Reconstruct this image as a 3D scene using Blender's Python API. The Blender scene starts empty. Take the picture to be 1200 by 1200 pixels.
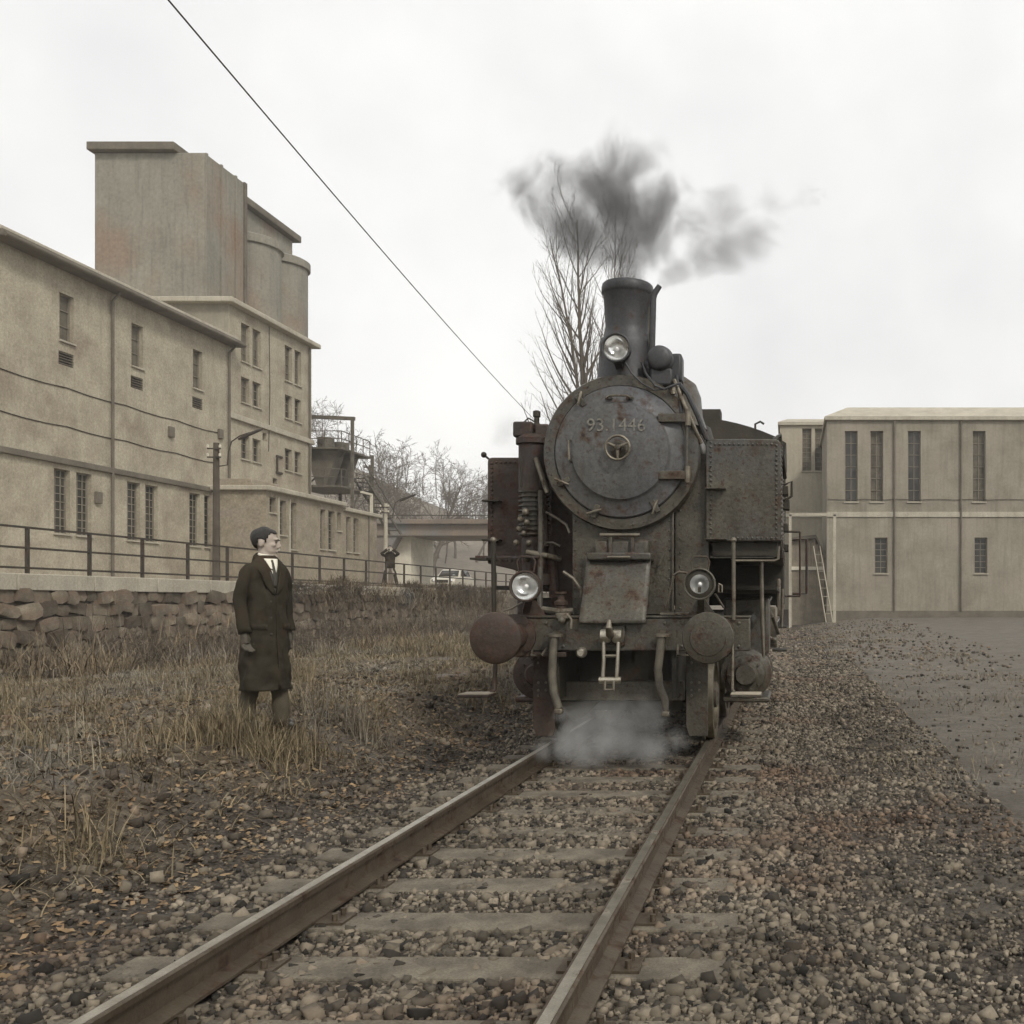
import bpy, bmesh, math, random
import numpy as np
from mathutils import Vector, Matrix
R = math.radians
random.seed(7)
rng = np.random.default_rng(11)
sc = bpy.context.scene
col = sc.collection

# ------------------------------------------------------------------ camera, sky, sun, exposure
FPX, VX, VY, H = 1150.0, 925.0, 705.0, 1.36      # focal length and vanishing point in photo pixels, eye height above rail
cam = bpy.data.cameras.new('camera'); co = bpy.data.objects.new('camera', cam); col.objects.link(co)
co.location = (0, 0, H); co.rotation_euler = (R(90), 0, 0)
cam.sensor_width = 36; cam.lens = FPX / 1200 * 36
cam.shift_x = -(VX - 600) / 1200; cam.shift_y = (VY - 600) / 1200
cam.clip_start = .05; cam.clip_end = 6000
sc.camera = co

w = bpy.data.worlds.new('World'); sc.world = w; w.use_nodes = True
nt = w.node_tree; N = nt.nodes; L = nt.links; N.clear()
SUN_EL, SUN_AZ = 42, 140                       # azimuth clockwise from +Y: behind the camera, to the right
sky = N.new('ShaderNodeTexSky'); sky.sky_type = 'NISHITA'; sky.sun_disc = False
sky.sun_elevation = R(SUN_EL); sky.sun_rotation = R(SUN_AZ); sky.dust_density = 4; sky.air_density = 1.2
hs = N.new('ShaderNodeHueSaturation'); hs.inputs['Saturation'].default_value = .15
tcw = N.new('ShaderNodeTexCoord')
cn = N.new('ShaderNodeTexNoise'); cn.inputs['Scale'].default_value = 2.6; cn.inputs['Detail'].default_value = 5
cn.inputs['Roughness'].default_value = .55
cr = N.new('ShaderNodeValToRGB')
cr.color_ramp.elements[0].position = .3; cr.color_ramp.elements[0].color = (6.7, 6.7, 6.75, 1)
cr.color_ramp.elements[1].position = .75; cr.color_ramp.elements[1].color = (9.2, 9.15, 8.95, 1)
mixw = N.new('ShaderNodeMix'); mixw.data_type = 'RGBA'; mixw.inputs[0].default_value = .86
bg = N.new('ShaderNodeBackground'); bg.inputs[1].default_value = .1
wo = N.new('ShaderNodeOutputWorld')
L.new(sky.outputs[0], hs.inputs['Color']); L.new(tcw.outputs['Generated'], cn.inputs['Vector'])
L.new(cn.outputs[0], cr.inputs[0]); L.new(hs.outputs[0], mixw.inputs[6]); L.new(cr.outputs[0], mixw.inputs[7])
L.new(mixw.outputs[2], bg.inputs[0]); L.new(bg.outputs[0], wo.inputs[0])

sl = bpy.data.lights.new('sun', 'SUN'); sl.energy = 1.5; sl.angle = R(10); sl.color = (1, .95, .87)
so = bpy.data.objects.new('sun', sl); col.objects.link(so)
so.rotation_euler = (R(90 - SUN_EL), 0, R(180 - SUN_AZ))
sc.view_settings.view_transform = 'Standard'; sc.view_settings.look = 'None'
sc.view_settings.exposure = .42; sc.view_settings.gamma = 1; sc.view_settings.use_curve_mapping = False
sc.render.engine = 'CYCLES'
cy = sc.cycles
cy.use_denoising = True; cy.max_bounces = 5; cy.diffuse_bounces = 3; cy.glossy_bounces = 3
cy.transmission_bounces = 3; cy.transparent_max_bounces = 8; cy.volume_bounces = 1
cy.use_adaptive_sampling = True; cy.adaptive_threshold = .03; cy.volume_step_rate = 1.5; cy.volume_max_steps = 128
sc.render.film_transparent = False

def at(px, py, Y):                               # photo pixel + true depth -> world point
    return Vector(((px - VX) / FPX * Y, Y, H + (VY - py) / FPX * Y))
def onX(px, X):                                  # depth of a photo column on a plane X = const
    return X * FPX / (px - VX)

# ------------------------------------------------------------------ materials
MATS = {}
def M(name, c1, c2=None, scale=3, rough=.75, metal=0, rust=0, bump=.15, streak=0, c3=None, fine=.25, island=0, objrand=0,
      rustcol=(.066, .037, .022), spec=.4, bscale=None, alpha_zone=None, rustscale=6, spots=0):
    m = bpy.data.materials.new(name); m.use_nodes = True; MATS[name] = m
    warm = lambda q: None if q is None else (q[0] * 1.03, q[1] * .985, q[2] * .87)
    if name not in ('door_grey', 'chimney_grey', 'lamp_reflector', 'lamp_bulb', 'skin'): c1, c2, c3 = warm(c1), warm(c2), warm(c3)
    n = m.node_tree.nodes; l = m.node_tree.links
    b = n['Principled BSDF']
    tc = n.new('ShaderNodeTexCoord').outputs['Object']
    def noise(s, det=5, rg=.6, vec=None, off=0):
        q = n.new('ShaderNodeTexNoise'); q.inputs['Scale'].default_value = s; q.inputs['Detail'].default_value = det
        q.inputs['Roughness'].default_value = rg
        if off or vec is not None:
            mp = n.new('ShaderNodeMapping'); mp.inputs['Location'].default_value = (off, off * .7, off * .3)
            if vec is not None: mp.inputs['Scale'].default_value = vec
            l.new(tc, mp.inputs[0]); l.new(mp.outputs[0], q.inputs['Vector'])
        else:
            l.new(tc, q.inputs['Vector'])
        return q.outputs[0]
    def ramp(v, a, c):
        q = n.new('ShaderNodeMapRange'); q.inputs[1].default_value = a; q.inputs[2].default_value = c; l.new(v, q.inputs[0])
        return q.outputs[0]
    def mixc(f, A, B, mode='MIX'):
        q = n.new('ShaderNodeMix'); q.data_type = 'RGBA'; q.blend_type = mode
        for sock, val in ((q.inputs[0], f), (q.inputs[6], A), (q.inputs[7], B)):
            if isinstance(val, (tuple, list)): sock.default_value = (*val[:3], 1)
            elif isinstance(val, (int, float)): sock.default_value = val
            else: l.new(val, sock)
        return q.outputs[2]
    c = tuple(c1)
    if c2: c = mixc(ramp(noise(scale), .35, .65), c1, c2)
    if c3: c = mixc(ramp(noise(scale * .45, 4, off=9), .5, .68), c, c3)
    if island:
        g = n.new('ShaderNodeNewGeometry').outputs['Random Per Island']
        q = n.new('ShaderNodeMapRange'); q.inputs[3].default_value = 1 - island; q.inputs[4].default_value = 1 + island
        l.new(g, q.inputs[0])
        cb = n.new('ShaderNodeCombineColor')
        for i in range(3): l.new(q.outputs[0], cb.inputs[i])
        c = mixc(1.0, c, cb.outputs[0], 'MULTIPLY')
    if objrand:
        g = n.new('ShaderNodeObjectInfo').outputs['Random']
        q = n.new('ShaderNodeMapRange'); q.inputs[3].default_value = 1 - objrand; q.inputs[4].default_value = 1 + objrand
        l.new(g, q.inputs[0])
        cb = n.new('ShaderNodeCombineColor')
        for i in range(3): l.new(q.outputs[0], cb.inputs[i])
        c = mixc(1.0, c, cb.outputs[0], 'MULTIPLY')
    if streak: c = mixc(mathn(n, l, 'MULTIPLY', ramp(noise(1, 4, vec=(5, 5, .35)), .48, .75), streak), c, tuple(x * .45 for x in c1))
    rmask = None
    if rust:
        rn = noise(rustscale, 7, .65, off=4); a = ramp(rn, .66 - rust * .3, .78 - rust * .3)
        s_ = ramp(noise(1, 5, .6, vec=(9, 9, 1.1), off=2), .7 - rust * .25, .9 - rust * .2)
        rmask = mathn(n, l, 'MAXIMUM', a, s_)
        c = mixc(mathn(n, l, 'MULTIPLY', rmask, .8), c, rustcol)
        c = mixc(mathn(n, l, 'MULTIPLY', ramp(rn, .775 - rust * .3, .83 - rust * .3), .85), c, (.018, .016, .016))
    if spots:
        c = mixc(mathn(n, l, 'MULTIPLY', ramp(noise(30, 3, .5, off=3), .60, .65), spots), c, (.045, .02, .012))
    if fine:
        f = noise(scale * 14 if not bscale else bscale, 4, .7)
        q = n.new('ShaderNodeMapRange'); q.inputs[1].default_value = .25; q.inputs[2].default_value = .75
        q.inputs[3].default_value = 1 - fine; q.inputs[4].default_value = 1 + fine; l.new(f, q.inputs[0])
        cb = n.new('ShaderNodeCombineColor')
        for i in range(3): l.new(q.outputs[0], cb.inputs[i])
        c = mixc(1.0, c, cb.outputs[0], 'MULTIPLY')
    if isinstance(c, tuple): b.inputs['Base Color'].default_value = (*c, 1)
    else: l.new(c, b.inputs['Base Color'])
    b.inputs['Metallic'].default_value = metal; b.inputs['Specular IOR Level'].default_value = spec
    if rmask is not None:
        q = n.new('ShaderNodeMapRange'); q.inputs[3].default_value = rough; q.inputs[4].default_value = .95
        l.new(rmask, q.inputs[0]); l.new(q.outputs[0], b.inputs['Roughness'])
    else: b.inputs['Roughness'].default_value = rough
    if bump:
        bp = n.new('ShaderNodeBump'); bp.inputs['Strength'].default_value = bump; bp.inputs['Distance'].default_value = .02
        l.new(noise(bscale or scale * 9, 6, .65), bp.inputs['Height']); l.new(bp.outputs[0], b.inputs['Normal'])
    return m
def mathn(n, l, op, a, c):
    q = n.new('ShaderNodeMath'); q.operation = op
    for i, v in enumerate((a, c)):
        if isinstance(v, (int, float)): q.inputs[i].default_value = v
        else: l.new(v, q.inputs[i])
    return q.outputs[0]

GREY = M('loco_grey', (.05, .0465, .037), (.088, .083, .069), 2.8, .4, .15, rust=.4, bump=.35, streak=.5, c3=(.068, .069, .07), spots=.8, fine=.45)
DOOR = M('door_grey', (.076, .074, .067), (.106, .104, .097), 2.0, .44, .15, rust=.38, bump=.2, streak=.3, c3=(.088, .09, .095), spots=.5, fine=.36)
DARK = M('loco_dark', (.02, .018, .013), (.036, .032, .024), 3, .6, .1, rust=.25, bump=.25)
BROWN = M('loco_brown', (.036, .025, .02), (.058, .041, .033), 2.5, .55, .1, rust=.5, bump=.35, fine=.42, spots=.4, c3=(.028, .03, .036), rustcol=(.075, .037, .025))
CHIM = M('chimney_grey', (.034, .035, .037), (.056, .056, .058), 3, .48, .1, fine=.35, rust=.3, bump=.15, streak=.3)
PIPE = M('pipe_metal', (.11, .10, .086), (.2, .185, .16), 9, .38, .6, rust=.35, bump=.25)
STEEL = M('worn_steel', (.5, .485, .45), (.34, .32, .285), 9, .28, .85, rust=.2, bump=.25)
TYRES = M('wheel_tyre_steel', (.16, .145, .12), (.26, .24, .205), 9, .34, .8, rust=.25, bump=.15)
HOSE = M('hose_rubber', (.075, .07, .06), (.13, .12, .10), 12, .5, 0, bump=.4)
NUM = M('number_paint', (.22, .22, .205), (.10, .10, .095), 34, .7, 0, bump=.1, fine=.3)
REFL = M('lamp_reflector', (.86, .86, .84), (.72, .72, .7), 9, .13, .95, bump=.02, fine=.05)
BULB = M('lamp_bulb', (.85, .85, .82), None, 5, .12, 0, bump=0, fine=0, spec=.8)
RAILTOP = M('rail_steel', (.075, .06, .046), (.115, .095, .075), 5, .5, .5, rust=.45, bump=.2)
SLEEP = M('sleeper_wood', (.085, .075, .062), (.185, .168, .14), 5, .9, 0, bump=.7, c3=(.08, .07, .06), fine=.4)
STONE = M('ballast_stone', (.082, .071, .057), (.15, .132, .11), 1.3, .9, 0, bump=.2, island=.9, c3=(.1, .07, .052))
PLAST = M('plaster_pale', (.40, .375, .32), (.30, .275, .23), .9, .95, 0, bump=.4, bscale=9, streak=.3, c3=(.25, .215, .18), fine=.28, spots=.35)
PLAST2 = M('plaster_grey_and_shade', (.28, .265, .232), (.19, .178, .152), .6, .95, 0, bump=.25, bscale=7, streak=.5, c3=(.27, .245, .22), fine=.14)  # grey plaster on the works building; on end walls, shade put into the colour
CONC = M('silo_concrete', (.25, .245, .225), (.20, .195, .178), .4, .95, 0, bump=.25, bscale=6, streak=.5, c3=(.22, .17, .14), fine=.2)
ROUGHC = M('rendered_stone', (.30, .27, .22), (.21, .185, .15), 2.2, .95, 0, bump=.9, bscale=9, c3=(.27, .24, .22), fine=.3)
TRIM = M('trim_concrete', (.42, .40, .36), (.33, .31, .275), 1.2, .9, 0, bump=.2, streak=.4)
TRIMD = M('eave_dark', (.15, .135, .115), (.10, .09, .078), 1.2, .9, 0, bump=.2)
GLASS = M('window_glass', (.02, .02, .02), (.06, .058, .052), 1.1, .22, 0, bump=.05, fine=.1, spec=.35)
FRAME = M('window_frame', (.17, .155, .13), (.23, .21, .18), 3, .8, 0, bump=.1)
SHUT = M('window_boarding', (.075, .068, .056), (.14, .128, .108), 2.0, .85, 0, bump=.2, streak=.4)
IRON = M('fence_iron', (.035, .032, .028), (.06, .05, .042), 4, .7, .2, rust=.4, bump=.2)
STRUCT = M('gantry_steel', (.09, .085, .075), (.14, .13, .115), 3, .7, .1, rust=.4, bump=.2)
WOODP = M('pole_wood', (.05, .042, .034), (.085, .072, .06), 2, .9, 0, bump=.4, streak=.4)
PALEW = M('right_building_plaster', (.38, .355, .31), (.31, .29, .25), .4, .95, 0, bump=.2, bscale=5, streak=.3, c3=(.33, .29, .25), fine=.12)
PLANKM = M('shed_plank', (.26, .23, .19), (.17, .15, .125), 2, .9, 0, bump=.3, streak=.5)
WHITEP = M('white_paint', (.62, .6, .55), (.5, .48, .43), 2, .7, 0, bump=.1)
BARK = M('bark', (.07, .06, .05), (.11, .095, .08), 3, .95, 0, bump=.3)
TWIG = M('twig', (.075, .062, .052), (.11, .093, .078), 2, .95, 0, bump=0, fine=0)
GRASS = M('dry_grass', (.22, .187, .126), (.1, .077, .049), 1.5, .95, 0, bump=0, island=.6, c3=(.19, .188, .178), fine=0)
SCRUB = M('scrub', (.10, .077, .055), (.19, .155, .108), 1.1, .95, 0, bump=0, island=.55, c3=(.16, .155, .15), fine=0)
WALLST = M('wall_stone', (.1, .087, .07), (.19, .168, .138), 1.6, .95, 0, bump=.6, bscale=14, c3=(.14, .10, .08), objrand=.45)
WALLJ = M('wall_joint', (.085, .075, .062), (.13, .115, .095), 3, .95, 0, bump=.6)
BRIDGE = M('bridge_concrete', (.20, .165, .14), (.15, .125, .11), .5, .95, 0, bump=.2, c3=(.15, .155, .165))
TERR = M('terrace_paving', (.27, .25, .22), (.21, .195, .17), .7, .95, 0, bump=.3, bscale=8)
HILLM = M('hillside', (.13, .115, .10), (.18, .16, .14), .06, .95, 0, bump=0)
COATM = M('coat_wool', (.024, .0215, .0165), (.038, .034, .025), 7, .95, 0, bump=.35, bscale=160, spec=.2, c3=(.045, .032, .022))
TROU = M('trouser_wool', (.058, .051, .039), (.08, .07, .055), 6, .95, 0, bump=.3, bscale=150, spec=.2)
SKIN = M('skin', (.42, .36, .30), (.36, .30, .25), 9, .6, 0, bump=.05, fine=.08)
HAIRM = M('hair', (.012, .011, .009), (.022, .02, .017), 20, .5, 0, bump=.5, bscale=220)
SHIRT = M('shirt_cotton', (.72, .71, .67), None, 5, .85, 0, bump=.1, fine=.05)
TIEM = M('tie_silk', (.03, .028, .025), (.06, .055, .05), 60, .5, 0, bump=.1)
SHOE = M('shoe_leather', (.03, .027, .022), None, 5, .45, 0, bump=.1, fine=.2)
CARP = M('car_paint', (.52, .50, .46), None, 4, .3, .1, bump=0, fine=.05, spec=.6)
TYRE = M('tyre_rubber', (.025, .025, .025), None, 5, .85, 0, bump=.1)

def ground_mat():
    m = bpy.data.materials.new('ground_earth'); m.use_nodes = True
    n = m.node_tree.nodes; l = m.node_tree.links; b = n['Principled BSDF']
    tc = n.new('ShaderNodeTexCoord').outputs['Object']
    def noise(s, d=6, rg=.65):
        q = n.new('ShaderNodeTexNoise'); q.inputs['Scale'].default_value = s; q.inputs['Detail'].default_value = d
        q.inputs['Roughness'].default_value = rg; l.new(tc, q.inputs['Vector']); return q.outputs[0]
    def mr(v, a, c, o0=0, o1=1):
        q = n.new('ShaderNodeMapRange'); q.inputs[1].default_value = a; q.inputs[2].default_value = c
        q.inputs[3].default_value = o0; q.inputs[4].default_value = o1; l.new(v, q.inputs[0]); return q.outputs[0]
    def mixc(f, A, B, mode='MIX'):
        q = n.new('ShaderNodeMix'); q.data_type = 'RGBA'; q.blend_type = mode
        for sock, val in ((q.inputs[0], f), (q.inputs[6], A), (q.inputs[7], B)):
            if isinstance(val, tuple): sock.default_value = (*val, 1)
            elif isinstance(val, (int, float)): sock.default_value = val
            else: l.new(val, sock)
        return q.outputs[2]
    sx = n.new('ShaderNodeSeparateXYZ'); l.new(tc, sx.inputs[0]); X = sx.outputs[0]
    wob = mathn(n, l, 'ADD', X, mr(noise(.5), .2, .8, -1.2, 1.2))
    earth = mixc(mr(noise(2.2), .35, .65), (.058, .044, .03), (.115, .092, .062))
    earth = mixc(mr(noise(.8), .5, .66), earth, (.145, .135, .125))
    earth = mixc(mr(noise(14), .5, .62), earth, (.18, .15, .108))
    earth = mixc(mr(noise(40, 4), .58, .7), earth, (.045, .036, .03))
    bal = mixc(mr(noise(24), .4, .6), (.034, .028, .022), (.09, .077, .062))
    road = mixc(mr(noise(1.2), .35, .65), (.12, .107, .088), (.175, .158, .132))
    road = mixc(mr(noise(5), .5, .7), road, (.095, .08, .062)); road = mixc(mr(noise(30), .5, .62), road, (.10, .09, .075))
    c = mixc(mr(wob, -4.3, -3.6), earth, bal)
    c = mixc(mr(wob, .8, 2.0), c, road)
    l.new(c, b.inputs['Base Color']); b.inputs['Roughness'].default_value = .95; b.inputs['Specular IOR Level'].default_value = .2
    bp = n.new('ShaderNodeBump'); bp.inputs['Strength'].default_value = .8; bp.inputs['Distance'].default_value = .05
    l.new(noise(16), bp.inputs['Height']); l.new(bp.outputs[0], b.inputs['Normal'])
    return m
GROUND = ground_mat()

# ------------------------------------------------------------------ mesh helpers
WORLDLOC = {}
def link(o, parent=None):
    col.objects.link(o)
    if parent is not None:
        o.parent = parent
        if parent.name in WORLDLOC: o.matrix_parent_inverse = Matrix.Translation(-WORLDLOC[parent.name])
    return o
def thing(name, label, cat, loc, group=None):
    o = bpy.data.objects.new(name, None); o.empty_display_size = .1
    o.location = loc; WORLDLOC[o.name] = Vector(loc); col.objects.link(o)
    return tag(o, label, cat, group)
def tag(o, label=None, cat=None, group=None, kind=None):
    if label: o['label'] = label
    if cat: o['category'] = cat
    if group: o['group'] = group
    if kind: o['kind'] = kind
    return o
def basis(d):
    d = Vector(d).normalized(); a = Vector((0, 0, 1)) if abs(d.z) < .95 else Vector((1, 0, 0))
    u = d.cross(a).normalized(); return d, u, d.cross(u).normalized()
class MB:
    def __init__(s): s.v = []; s.f = []
    def add(s, v, f):
        k = len(s.v); s.v += [tuple(p) for p in v]; s.f += [tuple(i + k for i in q) for q in f]; return s
    def box(s, x0, x1, y0, y1, z0, z1):
        return s.add([(x0, y0, z0), (x1, y0, z0), (x1, y1, z0), (x0, y1, z0), (x0, y0, z1), (x1, y0, z1), (x1, y1, z1), (x0, y1, z1)],
                     [(0, 3, 2, 1), (4, 5, 6, 7), (0, 1, 5, 4), (1, 2, 6, 5), (2, 3, 7, 6), (3, 0, 4, 7)])
    def bar(s, p0, p1, wx, wz):                  # rectangular bar between two points
        p0 = Vector(p0); p1 = Vector(p1); d, u, v = basis(p1 - p0)
        q = []
        for p in (p0, p1):
            for a, b in ((-1, -1), (1, -1), (1, 1), (-1, 1)): q.append(p + u * a * wx / 2 + v * b * wz / 2)
        return s.add(q, [(0, 1, 2, 3), (7, 6, 5, 4), (0, 4, 5, 1), (1, 5, 6, 2), (2, 6, 7, 3), (3, 7, 4, 0)])
    def tube(s, pts, r, n=10, cap=True):
        pts = [Vector(p) for p in pts]; rs = r if isinstance(r, (list, tuple)) else [r] * len(pts)
        k = len(s.v); prev = None
        for i, p in enumerate(pts):
            d = (pts[min(i + 1, len(pts) - 1)] - pts[max(i - 1, 0)]).normalized()
            if prev is None: _, u, _ = basis(d)
            else:
                u = prev - d * prev.dot(d)
                u = u.normalized() if u.length > 1e-5 else basis(d)[1]
            prev = u; v = d.cross(u)
            for j in range(n):
                a = 2 * math.pi * j / n; s.v.append(tuple(p + (u * math.cos(a) + v * math.sin(a)) * rs[i]))
        for i in range(len(pts) - 1):
            for j in range(n):
                a = k + i * n + j; b = k + i * n + (j + 1) % n; s.f.append((a, b, b + n, a + n))
        if cap:
            s.f.append(tuple(range(k + n - 1, k - 1, -1))); m = k + (len(pts) - 1) * n; s.f.append(tuple(range(m, m + n)))
        return s
    def cyl(s, p0, p1, r, n=20): return s.tube([p0, p1], r, n)
    def lathe(s, prof, org, axis, n=48, cap=True):   # prof: (radius, distance along axis)
        d, u, v = basis(axis); org = Vector(org); k = len(s.v)
        for r, h in prof:
            for j in range(n):
                a = 2 * math.pi * j / n; s.v.append(tuple(org + d * h + (u * math.cos(a) + v * math.sin(a)) * max(r, 1e-4)))
        for i in range(len(prof) - 1):
            for j in range(n):
                a = k + i * n + j; b = k + i * n + (j + 1) % n; s.f.append((a, b, b + n, a + n))
        if cap:
            s.f.append(tuple(range(k + n - 1, k - 1, -1))); m = k + (len(prof) - 1) * n; s.f.append(tuple(range(m, m + n)))
        return s
    def prism(s, poly, ax, a0, a1):              # polygon in the plane across axis ax, extruded from a0 to a1
        def P(p, a): return (a, p[0], p[1]) if ax == 'X' else ((p[0], a, p[1]) if ax == 'Y' else (p[0], p[1], a))
        n = len(poly)
        return s.add([P(p, a0) for p in poly] + [P(p, a1) for p in poly],
                     [tuple(range(n - 1, -1, -1)), tuple(range(n, 2 * n))] + [(i, (i + 1) % n, (i + 1) % n + n, i + n) for i in range(n)])
    def ball(s, c, r, n=14, m=9):
        r = r if isinstance(r, (tuple, list)) else (r, r, r); k = len(s.v)
        for i in range(m + 1):
            t = math.pi * i / m
            for j in range(n):
                a = 2 * math.pi * j / n
                s.v.append((c[0] + r[0] * max(math.sin(t), .02) * math.cos(a), c[1] + r[1] * max(math.sin(t), .02) * math.sin(a), c[2] + r[2] * math.cos(t)))
        for i in range(m):
            for j in range(n):
                a = k + i * n + j; b = k + i * n + (j + 1) % n; s.f.append((a, a + n, b + n, b))
        s.f.append(tuple(range(k, k + n))); s.f.append(tuple(range(k + m * n + n - 1, k + m * n - 1, -1)))
        return s
    def torus(s, c, axis, R_, r, n=36, m=8, a0=0, a1=2 * math.pi):
        d, u, v = basis(axis); c = Vector(c); full = abs(a1 - a0 - 2 * math.pi) < 1e-4
        pts = [c + (u * math.cos(a0 + (a1 - a0) * i / n) + v * math.sin(a0 + (a1 - a0) * i / n)) * R_ for i in range(n + (0 if full else 1))]
        if not full: return s.tube(pts, r, m)
        k = len(s.v)
        for i in range(n):
            o = (pts[i] - c).normalized()
            for j in range(m):
                a = 2 * math.pi * j / m; s.v.append(tuple(pts[i] + o * r * math.cos(a) + d * r * math.sin(a)))
        for i in range(n):
            for j in range(m):
                s.f.append((k + i * m + j, k + i * m + (j + 1) % m, k + ((i + 1) % n) * m + (j + 1) % m, k + ((i + 1) % n) * m + j))
        return s
    def mesh(s, name, mat, smooth=True):
        me = bpy.data.meshes.new(name); me.from_pydata(s.v, [], s.f)
        bm = bmesh.new(); bm.from_mesh(me); bmesh.ops.recalc_face_normals(bm, faces=bm.faces); bm.to_mesh(me); bm.free()
        me.materials.append(mat)
        if smooth: me.shade_smooth(); me.set_sharp_from_angle(angle=R(35))
        return me
    def build(s, name, mat, parent=None, bevel=0, smooth=True, label=None, kind=None):
        o = bpy.data.objects.new(name, s.mesh(name, mat, smooth)); link(o, parent)
        if bevel:
            b = o.modifiers.new('bevel', 'BEVEL'); b.width = bevel; b.segments = 2; b.limit_method = 'ANGLE'; b.angle_limit = R(40)
        return tag(o, label, kind=kind)
def npmesh(name, V, F, mat, parent=None, smooth=False):      # large meshes: V (n,3), F (m,k)
    me = bpy.data.meshes.new(name); V = np.ascontiguousarray(V, np.float32); F = np.ascontiguousarray(F, np.int32)
    me.vertices.add(len(V)); me.vertices.foreach_set('co', V.ravel())
    k = F.shape[1]; me.loops.add(F.size); me.loops.foreach_set('vertex_index', F.ravel())
    me.polygons.add(len(F)); me.polygons.foreach_set('loop_start', np.arange(0, F.size, k, dtype=np.int32))
    me.update(calc_edges=True); me.validate(); me.materials.append(mat)
    if smooth: me.shade_smooth()
    return link(bpy.data.objects.new(name, me), parent)

def vnoise(x, y, s, seed=0):                     # cheap smooth noise for terrain
    r = np.random.default_rng(seed); out = 0
    for k in range(5):
        a, b, c = r.uniform(-1, 1), r.uniform(-1, 1), r.uniform(0, 6.28)
        out = out + np.sin((x * a + y * b) * s * 2 + c) * .4
    return out / 2

# ------------------------------------------------------------------ setting: ground, terrace, track
CX = -1.545                                       # centre line of the track
WALLX, TZ = -17.8, 2.0
def gz(X, Y):
    X = np.asarray(X, float); Y = np.asarray(Y, float); u = X - CX
    pts = np.array([[-17, -.3], [-13, -.15], [-8, .12], [-5, .24], [-3.0, .24], [-2.35, -.06], [-1.75, -.22], [-1.4, -.185], [1.4, -.185], [2.0, -.25], [3, -.22], [30, -.1]])
    z = np.interp(u, pts[:, 0], pts[:, 1])
    far = np.clip((Y - 20) / 45, 0, 1); far = far * far * (3 - 2 * far); z = z + np.clip((X + .3) / 5, 0, 1) * far * .6
    amp = np.clip((np.abs(u) - 1.3) / .8, .12, 1)
    z = z + amp * (.05 * vnoise(X, Y, 1.1, 3) + .03 * vnoise(X, Y, 3.1, 4) + .018 * vnoise(X, Y, 8, 5))
    return z
xs = np.unique(np.concatenate([-np.geomspace(9, 1000, 40), np.arange(-9, 3, .14), np.geomspace(3, 1000, 40)]))
ys = np.unique(np.concatenate([np.arange(-4, 16, .16), np.geomspace(16, 1000, 90), [-60, -20, -8]]))
GX, GY = np.meshgrid(xs, ys); GZ = gz(GX, GY)
GZ = np.where(GX < WALLX - .2, -.4, GZ)
V = np.stack([GX, GY, GZ], -1).reshape(-1, 3); nx, ny = len(xs), len(ys)
I = (np.arange(ny - 1)[:, None] * nx + np.arange(nx - 1)[None]).ravel()
tag(npmesh('ground', V, np.stack([I, I + 1, I + nx + 1, I + nx], -1), GROUND, smooth=True), kind='structure')
tag(MB().box(-400, WALLX - .25, -60, 400, -.6, TZ).build('terrace', TERR), kind='structure')

tr = thing('railway_track', None, None, (CX, 3, 0)); tr['kind'] = 'structure'
def rail_poly(u): return [(u + a, z) for a, z in ((-.07, -.15), (.07, -.15), (.07, -.138), (.012, -.118), (.01, -.04), (.034, -.03), (.036, -.006), (.028, 0), (-.028, 0), (-.036, -.006), (-.034, -.03), (-.01, -.04), (-.012, -.118), (-.07, -.138))]
for sgn in (-1, 1): MB().prism(rail_poly(CX + sgn * .7525), 'Y', .5, 130).build('rail', RAILTOP, tr, smooth=False)
for o in [o for o in tr.children]:
    ux = o.data.vertices[7].co.x - .028
    MB().box(ux - .022, ux + .022, .5, 130, -.001, .0015).build('running_surface', STEEL, o)
sm = [MB().box(-1.27, 1.27, -.125, .125, -.09, 0).mesh('sleeper', SLEEP, False) for k in range(1)][0]
pm = MB().box(-.17, .17, -.08, .08, 0, .012)
for a in (-.12, .12):
    for b in (-.045, .045): pm.cyl((a, b, .012), (a, b, .045), .014, 8)
pm = pm.mesh('tie_plate', RAILTOP)
yy = 1.6; k = 0
while yy < 30:
    o = bpy.data.objects.new('sleeper', sm); o.location = (CX + random.uniform(-.03, .03), yy + random.uniform(-.02, .02), -.165 + random.uniform(-.006, .006))
    o.rotation_euler.z = random.uniform(-.012, .012); link(o, tr)
    b = o.modifiers.new('bevel', 'BEVEL'); b.width = .012; b.segments = 2
    for sgn in (-1, 1):
        q = bpy.data.objects.new('tie_plate', pm); q.location = (sgn * .7525, 0, .0); link(q, o)
    yy += .62; k += 1

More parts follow.
